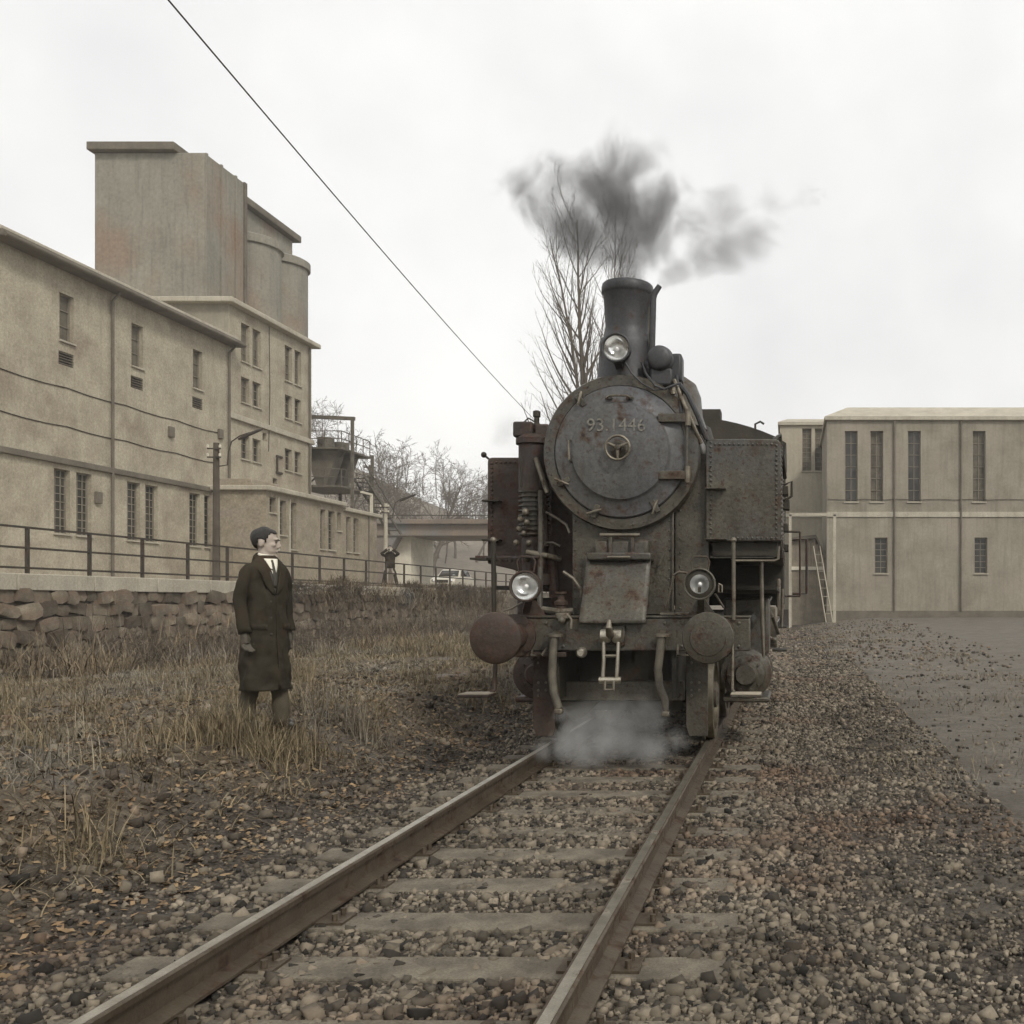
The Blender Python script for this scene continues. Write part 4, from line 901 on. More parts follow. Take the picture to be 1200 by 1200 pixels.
# --- turbo generator right of the chimney
g = at(772, 418, 9.0)
tg = MB().lathe([(.06, 0), (.105, .012), (.115, .035), (.115, .06), (.10, .075), (.125, .09), (.125, .2), (.1, .22), (.1, .36), (.05, .38)], g, (0, 1, 0), 36).build('turbo_generator', CHIM, LO)
MB().ball(g + Vector((0, .015, 0)), (.105, .03, .105), 24, 10).build('generator_cap', CHIM, tg)
MB().box(g.x - .09, g.x + .12, g.y + .05, g.y + .34, g.z - .25, g.z - .09).build('generator_base', CHIM, tg, bevel=.02)
MB().ball(g + Vector((-.11, .16, -.07)), (.06, .09, .09), 14, 9).build('generator_valve', CHIM, tg)
MB().box(g.x + .09, g.x + .2, g.y + .1, g.y + .3, g.z - .2, g.z + .06).build('terminal_box', CHIM, tg, bevel=.025)
MB().tube([at(752, 425, 9.1), at(757, 438, 8.98), at(768, 452, 8.95), at(778, 456, 8.95), at(788, 452, 8.96), at(797, 449, 9.0)], .011, 8).build('cable', CHIM, LO)
MB().tube([at(731, 422, 8.97), at(740, 437, 8.98), at(752, 449, 8.97), at(766, 457, 8.96), at(780, 456, 8.96), at(797, 449, 9.0)], .009, 8).build('cable', CHIM, LO)
MB().tube([at(764, 412, 9.2), at(765.5, 350, 9.2), at(767, 344, 9.2), at(773, 335, 9.2)], [.03, .03, .03, .026], 12).build('exhaust_pipe', CHIM, LO)
MB().tube([at(761, 405, 9.22), at(761.5, 360, 9.22)], .012, 8).build('exhaust_pipe', PIPE, LO)
# pipes sweeping down the right shoulder of the smokebox
for pts, r, mt in (([(790, 445, 9.05), (800, 470, 9.0), (812, 497, 9.0), (822, 520, 9.05)], .018, PIPE), ([(796, 450, 9.1), (806, 462, 9.05), (818, 488, 9.05), (828, 515, 9.1)], .025, CHIM),
                   ([(793, 440, 9.1), (797, 470, 9.02), (799, 490, 9.02)], .014, CHIM), ([(788, 452, 9.0), (789, 462, 9.0)], .028, PIPE), ([(800, 452, 9.1), (800, 500, 9.02), (806, 520, 9.02)], .012, PIPE)):
    MB().tube([at(*p) for p in pts], r, 8).build('pipe', mt, LO)
# --- dome, boiler
MB().lathe([(.72, 10.6), (.70, 15.2)], U(0, 0, SBZ), (0, 1, 0), 56).build('boiler', DARK, LO)
MB().lathe([(.62, 3.25), (.57, 3.4), (.555, 3.6), (.5, 3.74), (.4, 3.81), (.2, 3.85), (.01, 3.86)], U(.02, 10.8, 0), (0, 0, 1), 48).build('dome', GREY, LO)
MB().lathe([(.6, 3.3), (.55, 3.5), (.5, 3.66), (.3, 3.75), (.01, 3.77)], U(0, 13, 0), (0, 0, 1), 40).build('dome', DARK, LO)
# --- side tanks
def tank(sgn, y0, zt, zb, ui, mt, label):
    xi, xo = CX + sgn * ui, CX + sgn * 1.47
    poly = [(xi, zb), (xi, zt), (xo - sgn * .04, zt), (xo, zt - .04), (xo, zb)]
    if sgn < 0: poly = [(xi, zb - .22), (xi, zt), (xo - sgn * .03, zt), (xo, zt - .03), (xo, zb), (xo + .25, zb - .06)]
    t = MB().prism(poly, 'Y', y0, 15.2).build('side_tank', mt, LO, bevel=.012, label=label)
    rv = MB(); st = .0435
    def row(p, q, dv):
        n = max(2, int((Vector(q) - Vector(p)).length / st))
        for i in range(n + 1):
            c = Vector(p).lerp(Vector(q), i / n); rv.ball(c, (.0125, .0125, .0125), 7, 5)
    f = y0 - .002
    row((xi + sgn * .05, f, zb + .03), (xi + sgn * .05, f, zt - .03), 0); row((xo - sgn * .045, f, zb + .03), (xo - sgn * .045, f, zt - .06), 0)
    row((xi + sgn * .09, f, zt - .05), (xo - sgn * .09, f, zt - .05), 0); row((xi + sgn * .3, f, zb + .03), (xo - sgn * .09, f, zb + .03), 0)
    if sgn > 0:
        for yr in (y0 + .05, y0 + .13): row((xo, yr, zb + .02), (xo, yr, zt - .06), 0)
        row((xo, y0 + .2, zt - .08), (xo, 14.5, zt - .08), 0); row((xo, y0 + .2, zb + .05), (xo, 14.5, zb + .05), 0)
        for yr in (11, 12.8, 14.6): row((xo, yr, zb + .02), (xo, yr, zt - .06), 0)
    rv.build('rivets', mt, t, kind='stuff')
    return t, xi, xo
TR, xi, xo = tank(1, 9.12, 2.872, 1.92, .765, GREY, 'grey riveted right hand tank')
MB().box(xi + .06, CX + 1.43, 9.2, 9.5, 1.78, 1.915).build('tank_support', DARK, TR)
for yv in (572, 631):
    a, b = at(827, yv, 9.1), at(851, yv - 1, 9.1); MB().box(a.x, b.x, 9.02, 9.118, a.z - .012, a.z).build('tank_step', GREY, TR)
TL, xi2, xo2 = tank(-1, 9.8, 2.80, 1.74, .78, BROWN, 'rust brown left hand tank')
for px, yv in ((570, 588), (570, 634)):
    a = at(px, yv, 9.74); MB().box(a.x - .03, a.x + .14, 9.68, 9.798, a.z, a.z + .014).build('tank_step', DARK, TL)
a = at(555, 654, 9.72); b = at(575, 654, 9.72); MB().box(a.x, b.x, 9.6, 9.9, a.z - .02, a.z).build('tank_step', DARK, TL)
MB().ball(at(567, 533, 9.85), .03, 10, 7).build('tank_knob', DARK, TL); MB().bar(at(567, 533, 9.85), at(573, 538, 9.85), .02, .02).build('tank_knob_stem', DARK, TL)
# rails and fittings on the right tank corner
MB().tube([at(905, 516, 9.4), at(914, 510, 9.6), at(916, 530, 9.6), at(920, 560, 10)], .02, 8).build('tank_rail', DARK, LO)
MB().bar(at(912, 524, 9.6), at(918, 521, 9.6), .02, .02).build('tank_rail', DARK, LO)
rsx = CX + 1.47
for y, z, s in ((10.5, 2.55, .05), (11.5, 2.5, .06), (12.5, 2.3, .05), (13.5, 2.1, .05), (13.9, 2.42, .05)):
    MB().box(rsx, rsx + s * 1.3, y, y + .2, z - s, z + s).build('side_fitting', DARK, LO, bevel=.01)
MB().tube([(rsx + .02, 10.6, 2.62), (rsx + .1, 10.62, 2.66), (rsx + .1, 10.62, 2.5), (rsx + .02, 10.6, 2.45)], .015, 8).build('side_handle', DARK, LO)
MB().lathe([(.05, 2.86), (.05, 2.93), (.03, 2.95)], (CX + 1.1, 9.6, 0), (0, 0, 1), 14).build('tank_vent', DARK, LO)
# --- air pump in front of the left tank
pc = at(620, 600, 9.42)
px_, py_ = pc.x, 9.45
pm_ = MB().lathe([(.15, 2.42), (.15, 2.44), (.145, 2.44), (.145, 2.86), (.17, 2.87), (.17, 2.92), (.12, 2.96)], (px_ + .04, py_, 0), (0, 0, 1), 32).build('air_pump', BROWN, LO, label='air pump with cooling fins')
fins = [(.1, 1.98)]
for i in range(10): z = 2.0 + i * .045; fins += [(.145, z), (.145, z + .014), (.115, z + .016), (.115, z + .044)]
MB().lathe(fins + [(.1, 2.46)], (px_ + .04, py_, 0), (0, 0, 1), 32).build('cooling_fins', GREY, pm_)
MB().lathe([(.10, 1.5), (.15, 1.52), (.15, 1.62), (.11, 1.64), (.12, 1.95), (.1, 1.98)], (px_ + .04, py_, 0), (0, 0, 1), 28).build('pump_lower_cylinder', BROWN, pm_)
for a in range(3): MB().cyl((px_ - .05 + a * .09, py_ - .11, 2.45), (px_ - .05 + a * .09, py_ - .11, 2.7), .014, 8).build('pump_rod', DARK, pm_)
MB().box(px_ - .14, px_ + .05, py_ - .1, py_ + .1, 2.93, 3.08).build('pump_valve_box', BROWN, pm_, bevel=.02)
MB().box(px_ + .06, px_ + .2, py_ - .08, py_ + .1, 2.92, 3.06).build('pump_valve_box', BROWN, pm_, bevel=.02)
vp = at(629, 505, 9.45); MB().lathe([(.05, 2.98), (.045, 3.06), (.025, 3.08), (.025, 3.13), (.036, 3.14), (.036, 3.19), (.02, 3.2)], (vp.x, 9.45, 0), (0, 0, 1), 14).build('safety_valve', DARK, pm_)
MB().tube([at(614, 502, 9.45), at(615, 494, 9.45), at(619, 490, 9.45), at(623, 492, 9.45), at(626, 494, 9.45)], .008, 8).build('copper_pipe', DARK, pm_)
MB().tube([at(609, 504, 9.4), at(610, 498, 9.4), at(612, 499, 9.4), at(613, 504, 9.4)], .008, 8).build('copper_pipe', DARK, pm_)
for (px, py, r) in ((616, 600, .035), (610, 609, .03), (617, 612, .03), (608, 620, .028), (605, 636, .028), (620, 636, .03), (614, 625, .025), (618, 655, .03)):
    MB().ball(at(px, py, 9.28), (r, .035, r * 1.1), 10, 7).build('valve_knob', PIPE, pm_)
for pts, r, mt in (([(628, 537, 9.3), (633, 552, 9.28), (642, 578, 9.25)], .026, PIPE), ([(634, 575, 9.25), (634, 600, 9.25), (633, 690, 9.25), (633, 715, 9.2)], .026, GREY), ([(640, 600, 9.3), (652, 607, 9.3), (664, 615, 9.25), (668, 625, 9.2)], .014, PIPE),
                   ([(617, 647, 9.25), (640, 651, 9.25), (656, 655, 9.4)], .028, PIPE), ([(636, 642, 9.3), (640, 636, 9.3), (648, 636, 9.3), (656, 640, 9.3)], .012, GREY), ([(660, 670, 9.0), (672, 678, 9.0), (681, 690, 8.95), (681, 700, 8.95)], .015, PIPE),
                   ([(636, 714, 8.9), (655, 717, 8.85), (672, 716, 8.85)], .03, PIPE), ([(626, 560, 9.6), (636, 566, 9.4), (640, 640, 9.4)], .03, BROWN), ([(645, 640, 9.5), (650, 700, 9.5)], .05, BROWN)):
    MB().tube([at(*p) for p in pts], r, 10).build('pipe', mt, LO)
a = at(659, 688, 8.95); MB().lathe([(.05, 1.24), (.045, 1.32), (.06, 1.33), (.06, 1.36), (.03, 1.38), (.03, 1.42), (.05, 1.43), (.05, 1.45)], (a.x, 8.9, 0), (0, 0, 1), 16).build('valve', BROWN, LO)
a = at(661, 722, 8.6); vv = MB().box(a.x - .07, a.x + .05, 8.56, 8.648, a.z - .03, a.z + .03).build('brake_cock', PIPE, LO, bevel=.015)
MB().ball(a + Vector((-.01, -.05, -.035)), .035, 12, 8).build('cock_body', GREY, vv); MB().tube([a + Vector((.04, -.03, .01)), a + Vector((.075, -.04, -.03)), a + Vector((.07, -.05, -.11))], .011, 8).build('cock_lever', PIPE, vv)
# --- coupling
ck = U(.0, YB, 1.06)
hk = MB().tube([ck + Vector((0, 0, 0)), ck + Vector((0, -.12, 0)), ck + Vector((0, -.2, .02)), ck + Vector((0, -.25, .08)), ck + Vector((0, -.22, .14))], [.04, .038, .036, .03, .012], 12).build('draw_hook', PIPE, LO)
MB().box(CX - .1, CX + .1, YB - .03, YB - .001, .97, 1.15).build('hook_plate', GREY, hk, bevel=.01)
for s in (-1, 1): MB().lathe([(.05, -.06), (.062, -.04), (.062, .02), (.04, .03)], ck + Vector((s * .07, -.12, 0)), (s, 0, 0), 16).build('hook_boss', STEEL, hk)
for s in (-1, 1): MB().tube([ck + Vector((s * .065, -.14, -.02)), ck + Vector((s * .06, -.16, -.2)), ck + Vector((s * .06 - .01, -.16, -.38))], .017, 10).build('coupling_link', STEEL, LO)
MB().cyl(ck + Vector((-.1, -.16, -.38)), ck + Vector((.09, -.16, -.38)), .03, 12).build('coupling_crosspiece', STEEL, LO)
MB().tube([ck + Vector((-.045, -.18, -.38)), ck + Vector((-.045, -.19, -.46)), ck + Vector((.03, -.19, -.46)), ck + Vector((.03, -.18, -.38))], .014, 8).build('coupling_shackle', PIPE, LO)
MB().cyl(ck + Vector((-.05, -.16, -.17)), ck + Vector((.05, -.16, -.17)), .014, 8).build('coupling_pin', PIPE, LO)
MB().lathe([(.028, 0), (.045, .02), (.05, .05), (.03, .09)], at(680, 765, 8.55), (0, 1, 0), 16).build('steam_plug', STEEL, LO)
# --- brake hoses
for pts in ([(649, 745), (648, 760), (647, 790), (649, 812), (655, 830)], [(775.5, 745), (774, 760), (771, 785), (773, 805), (779, 820), (780, 833)]):
    P_ = [at(px, py, 8.52) for px, py in pts]
    hh = MB().tube(P_, [.034, .036, .036, .034, .034, .026][:len(P_)], 14).build('brake_hose', HOSE, LO)
    MB().lathe([(.075, -.01), (.075, .012), (.045, .02)], P_[0] + Vector((0, .03, .0)), (0, 0, 1), 14).build('hose_flange', PIPE, hh)
    MB().bar(P_[0] + Vector((0, .03, 0)), P_[0] + Vector((0, .13, .02)), .05, .05).build('hose_elbow', PIPE, hh)
    MB().box(P_[-1].x - .035, P_[-1].x + .035, 8.48, 8.56, P_[-1].z - .05, P_[-1].z).build('hose_coupling', PIPE, hh, bevel=.012)
# --- below the beam: guards, stretcher, frame plates
for sgn, mt in ((-1, BROWN), (1, GREY)):
    x0, x1 = sorted((CX + sgn * .60, CX + sgn * .80))
    gp = MB().prism([(x0, .9), (x1, .9), (x1, .2), (x1 - .02 if sgn < 0 else x1, .13), (x0 + .03, .13), (x0, .22)], 'Y', 8.98, 9.01).build('rail_guard', mt, LO, bevel=.004)
    for dz in (.85, .8, .62, .55, .5): MB().cyl((x0 + .05, 8.98, dz), (x0 + .05, 8.96, dz), .012, 6).build('bolt', PIPE, gp)
    for dz in (.86, .62, .55): MB().cyl((x0 + .12, 8.98, dz), (x0 + .12, 8.96, dz), .012, 6).build('bolt', PIPE, gp)
    MB().box(CX + sgn * .52 - .02, CX + sgn * .52 + .02, 8.72, 18.5, .5, 1.2).build('frame_plate', DARK, LO)
MB().box(CX - .58, CX + .58, 9.0, 9.06, .45, .63).build('frame_stretcher', GREY, LO, bevel=.01)
MB().box(CX - .5, CX + .5, 9.6, 9.65, .3, 1.2).build('ash_pan', DARK, LO)
MB().prism([(CX - .58, .44), (CX - .2, .44), (CX - .35, .3), (CX - .45, .26)], 'Y', 9.0, 9.05).build('axle_cover', DARK, LO)
# --- steps and front handrails
for sgn, mt in ((-1, DARK), (1, GREY)):
    x = CX + sgn * 1.055
    MB().tube([(x, 8.64, 1.2), (x, 8.62, 1.9)], .018 if sgn > 0 else .021, 10).build('front_handrail', PIPE if sgn > 0 else DARK, LO)
    MB().ball((x, 8.62, 1.9), .028, 12, 8).build('handrail_knob', PIPE, LO)
    MB().tube([(x - sgn * .01, 8.66, 1.0), (x - sgn * .01, 8.62, .59), (x + sgn * .01, 8.6, .56)], .021 if sgn < 0 else .014, 10).build('step_hanger', BROWN if sgn < 0 else PIPE, LO)
    x0, x1 = sorted((x - sgn * .02, x + sgn * .25))
    sp = MB().box(x0, x1, 8.42, 8.66, .535, .56).build('foot_step', BROWN if sgn < 0 else GREY, LO, bevel=.006)
    MB().box(x0 + .005, x1 - .005, 8.425, 8.655, .5605, .566).build('step_tread', PALEW, sp)
MB().tube([at(862, 657, 9.2), at(908, 657, 9.2), at(912, 655, 9.2), at(913, 640, 9.2)], .012, 8).build('tank_handrail', PIPE, LO)
MB().tube([at(892, 658, 9.6), at(893, 720, 9.6), at(895, 770, 9.6)], [.02, .022, .014], 8).build('tank_handrail', PIPE, LO)
# --- cylinders
for sgn, mt in ((-1, BROWN), (1, GREY)):
    c = U(sgn * 1.09, 0, .6)
    cyl = MB().lathe([(.1, 10.17), (.12, 10.2), (.125, 10.23), (.20, 10.25), (.205, 10.28), (.265, 10.3), (.27, 10.34), (.25, 10.36), (.25, 11.05), (.27, 11.06), (.27, 11.12), (.1, 11.16)], c, (0, 1, 0), 40).build('cylinder', mt, LO)
    for k_ in range(10):
        a = 2 * math.pi * k_ / 10; MB().cyl(c + Vector((.165 * math.cos(a), 10.24, .165 * math.sin(a))), c + Vector((.165 * math.cos(a), 10.215, .165 * math.sin(a))), .014, 6).build('bolt', mt, cyl)
    MB().box(c.x - .24, c.x + .24, 10.34, 11.1, .8, 1.4).build('steam_chest', mt, LO, bevel=.03)
    MB().lathe([(.045, 10.24), (.055, 10.27), (.1, 10.3), (.1, 10.34)], U(sgn * 1.1, 0, 1.17), (0, 1, 0), 24).build('valve_cover', mt, LO)
    MB().box(c.x - .25, c.x + .25, 10.3, 11.1, .3, .36).build('cylinder_foot', mt, LO, bevel=.02)
    MB().cyl(U(sgn * 1.09, 11.1, .6), U(sgn * 1.09, 12.0, .6), .035, 12).build('piston_rod', STEEL, LO)
    MB().box(c.x - .05, c.x + .05, 11.95, 12.25, .5, .72).build('crosshead', STEEL, LO, bevel=.01)
    for z in (.76, .44): MB().box(c.x - .03, c.x + .03, 11.15, 12.7, z, z + .04).build('slide_bar', STEEL, LO)
    MB().bar((c.x, 12.1, .6), (c.x, 14.2, .5), .05, .1).build('connecting_rod', STEEL, LO)
    MB().bar((c.x - sgn * .09, 11.65, .42), (c.x - sgn * .09, 15.85, .42), .05, .09).build('coupling_rod', STEEL, LO)
    MB().bar((c.x + sgn * .05, 11.0, 1.17), (c.x + sgn * .05, 12.6, 1.1), .04, .06).build('valve_rod', STEEL, LO)
    MB().box(c.x - .1, c.x + .12, 12.5, 12.75, .6, 1.4).build('motion_bracket', mt, LO)
    for i in range(5): MB().box(CX + sgn * .8, CX + sgn * 1.4, 9.2 + .0 + i * .0, 9.25, 1.77, 1.79).build('running_board_edge', mt, LO) if i == 0 else None
    MB().box(min(CX + sgn * .62, CX + sgn * 1.42), max(CX + sgn * .62, CX + sgn * 1.42), 9.9, 15.3, 1.48, 1.52).build('running_board', DARK, LO)
    # wheels
    for yc, rr, spk in ((9.78, .435, 9), (11.65, .55, 11), (13.05, .55, 11), (14.45, .55, 11), (15.85, .55, 11), (17.9, .435, 9)):
        wc = U(sgn * .7525, yc, rr); ax = (sgn, 0, 0)
        wh = MB().lathe([(rr - .09, -.05), (rr - .02, -.055), (rr + .028, -.06), (rr + .028, -.032), (rr + .004, -.026), (rr, .06), (rr - .03, .068), (rr - .09, .06), (rr - .09, -.05)], wc, ax, 56, cap=False).build('wheel', TYRES, LO)
        MB().lathe([(.05, -.05), (.13, -.04), (.13, .07), (.08, .09), (.05, .09)], wc, ax, 24).build('hub', mt, wh)
        MB().lathe([(.1, -.01), (rr - .08, -.02), (rr - .08, .02), (.1, .03)], wc, ax, 32).build('wheel_disc', mt, wh)
for yc, rr in ((9.78, .435), (11.65, .55), (13.05, .55), (14.45, .55), (15.85, .55), (17.9, .435)): MB().cyl(U(-.72, yc, rr), U(.72, yc, rr), .08, 16).build('axle', DARK, LO)
# lubricator and injector details on the right side
for (px, py, Y, sx, sz, mt) in ((905, 735, 12, .12, .5, PIPE), (912, 700, 13, .06, .5, PIPE), (900, 752, 11.6, .2, .1, GREY), (897, 715, 11.4, .1, .2, GREY)):
    c = at(px, py, Y); MB().box(c.x - sx / 2, c.x + sx / 2, Y, Y + .25, c.z - sz / 2, c.z + sz / 2).build('side_gear', mt, LO, bevel=.02)
for pts in ([(903, 700, 12), (898, 710, 11.5), (905, 722, 11.5), (912, 742, 12)], [(885, 730, 11), (897, 745, 11.2), (908, 750, 11.6)], [(917, 690, 14), (916, 735, 14)]):
    MB().tube([at(*p) for p in pts], .022, 8).build('pipe', PIPE, LO)
# --- cab
def arch(x0, x1, ze_, zc, n=16):
    return [(x0 + (x1 - x0) * i / n, ze_ + (zc - ze_) * math.sin(math.pi * i / n) ** .8) for i in range(n + 1)]
cb = MB().box(CX - 1.46, CX + 1.46, 15.22, 18.1, 1.3, 3.55).build('cab', DARK, LO, bevel=.02)
MB().prism([(CX - 1.46, 3.552)] + arch(CX - 1.5, CX + 1.5, 3.8, 4.2) + [(CX + 1.46, 3.552)], 'Y', 15.1, 18.3).build('cab_roof', DARK, cb)
for s in (-1, 1):
    w_ = MB().lathe([(.2, -.02), (.24, -.03), (.24, 0), (.2, .01)], U(s * 1.0, 15.215, 3.2), (0, 1, 0), 24, cap=False).build('cab_window', PIPE, cb); MB().lathe([(.2, -.012), (.01, -.014)], U(s * 1.0, 15.215, 3.2), (0, 1, 0), 24).build('pane', GLASS, w_)
    MB().box(CX + s * 1.47 - .012, CX + s * 1.47 + .012, 16.2, 17.2, 2.6, 3.4).build('cab_side_window', GLASS, cb)
    for z in (.5, .9): MB().box(*sorted((CX + s * 1.25, CX + s * 1.5)), 16.9, 17.5, z, z + .03).build('cab_step', DARK, cb)
MB().box(CX + .15, CX + .45, 15.6, 15.95, 4.1, 4.42).build('cab_vent', DARK, cb)
MB().tube([U(1.0, 15.7, 4.05), U(1.0, 15.7, 4.2), U(1.08, 15.7, 4.24), U(1.14, 15.7, 4.2)], .018, 8).build('roof_hook', DARK, cb)
MB().box(CX - 1.42, CX + 1.42, 18.1, 19.9, 1.3, 3.1).build('coal_bunker', DARK, LO, bevel=.03)
MB().box(CX - 1.25, CX + 1.25, 19.7, 19.95, .92, 1.2).build('rear_beam', DARK, LO)
px_l = MB()
for z in (2.5, 1.45): px_l.tube([(CX + 1.47, 16.0, z), (CX + 1.72, 16.0, z)], .018, 8)
px_l.tube([(CX + 1.72, 16.0, 2.5), (CX + 1.72, 16.0, 1.45)], .018, 8)
px_l.build('cab_grab_rail', BROWN, LO)
# mirror-like frame beside the cab
MB().tube([(CX + 1.6, 17.2, 2.45), (CX + 1.85, 17.2, 2.45), (CX + 1.85, 17.2, 1.5), (CX + 1.6, 17.2, 1.5)], .025, 8).build('cab_door_rail', BROWN, LO)

# ------------------------------------------------------------------ people
GLOVE = M('glove_leather', (.05, .045, .036), (.075, .066, .054), 20, .6, 0, bump=.2)
def hand(mb, W, D, F, S, curl=1.0, g=0):          # wrist, finger direction, palm-forward, thumb side
    W, D, F, S = [Vector(q) for q in (W, D, F, S)]; D.normalize(); F.normalize(); S.normalize()
    mb.tube([W - D * .02, W + D * .03, W + D * .085], [.026 + g, .034 + g, .034 + g], 10)
    for off, ln in ((-.03, .85), (-.01, 1.0), (.01, 1.08), (.029, .98)):
        b = W + D * .08 + S * off
        mb.tube([b - D * .03, b, b + D * .036 * ln + F * .012 * curl, b + D * .062 * ln + F * .034 * curl, b + D * .07 * ln + F * .052 * curl], [.011 + g, .0105 + g, .0098 + g, .0088 + g, .007 + g], 8)
    b = W + D * .025 + S * .03
    mb.tube([b - S * .015, b + S * .016 + D * .02 + F * .008, b + S * .022 + D * .05 + F * .022, b + S * .016 + D * .072 + F * .03], [.014 + g, .0125 + g, .011 + g, .008 + g], 8)
CLOUD = bpy.data.textures.new('cloth_folds', 'CLOUDS'); CLOUD.noise_scale = .13; CLOUD.noise_depth = 1
def wrinkle(o, st):
    d = o.modifiers.new('folds', 'DISPLACE'); d.texture = CLOUD; d.texture_coords = 'GLOBAL'; d.strength = st; d.mid_level = .5
def person(label, loc, yaw, hyaw, sc_, arms, legs, coat_rings, coat_mat, trou_mat, shirt=True, gloves=True, vox=.0065, cat='person', hz=1.615):
    loc = Vector(loc); t = thing('person', label, cat, loc)
    Mx = Matrix.Translation(loc) @ Matrix.Rotation(R(yaw), 4, 'Z') @ Matrix.Scale(sc_, 4)
    Mh = Mx @ Matrix.Translation((0, .012, hz)) @ Matrix.Rotation(R(hyaw - yaw), 4, 'Z') @ Matrix.Rotation(R(7), 4, 'X') @ Matrix.Scale(1.07, 4)
    def put(mb, m): mb.v = [tuple(m @ Vector(v)) for v in mb.v]; return mb
    body = MB()
    body.tube([(0, .01, .84), (0, .01, .95), (0, 0, 1.12), (0, 0, 1.3), (0, .01, 1.42), (0, .015, 1.47)], [.1, .115, .105, .105, .08, .055], 18)
    for s, (K, A) in zip((-1, 1), legs):
        body.tube([(s * .085, .01, .92), (s * .095, .0, .75), K, (Vector(K) + Vector(A)) / 2 + Vector((0, .02, .02)), A], [.085, .078, .055, .052, .036], 12)
        body.tube([(A[0], .05, .035), (A[0] + s * .01, -.06, .035), (A[0] + s * .02, -.16, .025)], [.035, .04, .026], 10)
    for s, (E, W_, D, F, S) in zip((-1, 1), arms):
        body.tube([(s * .08, .01, 1.36), (s * .145, .01, 1.335), E, W_], [.04, .04, .036, .026], 12); hand(body, W_, D, F, S)
    put(body, Mx); hd = MB()
    hd.ball((0, .014, .026), (.075, .094, .091), 24, 16); hd.ball((0, -.028, -.03), (.062, .066, .088), 20, 14); hd.ball((0, -.046, -.082), (.044, .044, .036), 16, 10)
    hd.ball((0, -.082, -.103), (.023, .019, .02), 12, 8); hd.ball((0, -.05, -.06), (.056, .04, .045), 14, 9); hd.ball((0, -.079, .032), (.048, .018, .014), 12, 8); hd.ball((0, -.09, -.064), (.024, .013, .013), 12, 8)
    hd.tube([(0, -.086, .022), (0, -.1, .0), (0, -.113, -.026)], [.009, .011, .0145], 10); hd.ball((0, -.098, -.03), (.019, .012, .010), 10, 7)
    for s in (-1, 1): hd.ball((s * .075, .014, -.012), (.011, .022, .034), 12, 9); hd.ball((s * .04, -.068, -.015), (.02, .02, .016), 10, 7)
    put(hd, Mh); nk = put(MB().tube([(0, .018, 1.42), (0, .012, 1.5), (0, .008, 1.57)], [.066, .06, .056], 16), Mx)
    body.add(hd.v, hd.f); body.add(nk.v, nk.f)
    bo = body.build('body', SKIN, t); rm = bo.modifiers.new('skin', 'REMESH'); rm.mode = 'VOXEL'; rm.voxel_size = vox; rm.use_smooth_shade = True
    smm = bo.modifiers.new('soft', 'SMOOTH'); smm.factor = .5; smm.iterations = 3
    # hair, eyes, brows
    hb = MB().ball((0, .015, .027), (.0768, .096, .093), 48, 34)
    hb.v = [(x * (1 + .02 * math.sin(60 * y + 40 * z)), y + .004 * math.sin(90 * x + 30 * z), z + .004 * math.sin(70 * y) + (.007 * math.exp(-((y + .055) / .03) ** 2) if z > .06 else 0)) for x, y, z in hb.v]
    line = lambda y: np.interp(y, [-.09, -.065, -.048, -.036, -.026, -.018, .0, .03, .045, .12], [.092, .09, .078, .05, .015, -.02, .018, .018, -.06, -.1])
    kf = [f for f in hb.f if len(f) == 4 and all(hb.v[i][2] > line(hb.v[i][1]) - (.0 if abs(hb.v[i][0]) > .045 or hb.v[i][1] > 0 else .018) for i in f)]
    kf.append(hb.f[-2]); hb.f = kf
    ho = put(hb, Mh).build('hair', HAIRM, t); q = ho.modifiers.new('thick', 'SOLIDIFY'); q.thickness = .006; q.offset = .1
    for s in (-1, 1):
        put(MB().ball((s * .029, -.0845, .008), (.0095, .006, .0055), 10, 7), Mh).build('eye', HAIRM, t)
        put(MB().tube([(s * .014, -.099, .027), (s * .03, -.097, .033), (s * .047, -.084, .027)], [.0025, .0034, .002], 6), Mh).build('eyebrow', HAIRM, t)
    # coat
    zs = [r_[0] for r_ in coat_rings]; A_ = [r_[1] for r_ in coat_rings]; B_ = [r_[2] for r_ in coat_rings]
    zlo = zs[0]
    def surf(th, z, k=1.0):
        a, b = np.interp(z, zs, A_), np.interp(z, zs, B_); c_, s__ = math.cos(th), math.sin(th)
        f = max(0, (1.05 - z)) * .055; fold = 1 + f * 1.7 * (math.sin(5 * th + 1.1) * .6 + math.sin(9 * th + z * 2) * .4) + .014 * math.sin(13 * z + 3 * th) + .012 * math.sin(7 * th - 9 * z)
        return Vector((a * k * fold * math.copysign(abs(s__) ** .85, s__), .012 - b * k * fold * math.copysign(abs(c_) ** .9, c_), z))
    nz, nt_ = 84, 110; cm = MB(); zz = [zs[0] + (zs[-1] - zs[0]) * i / nz for i in range(nz + 1)]
    cm.add([surf(2 * math.pi * j / nt_, z) for z in zz for j in range(nt_)], [(i * nt_ + j, i * nt_ + (j + 1) % nt_, (i + 1) * nt_ + (j + 1) % nt_, (i + 1) * nt_ + j) for i in range(nz) for j in range(nt_)])
    ct = put(cm, Mx).build('coat', coat_mat, t); wrinkle(ct, .045); q = ct.modifiers.new('thick', 'SOLIDIFY'); q.thickness = .012; q.offset = -1
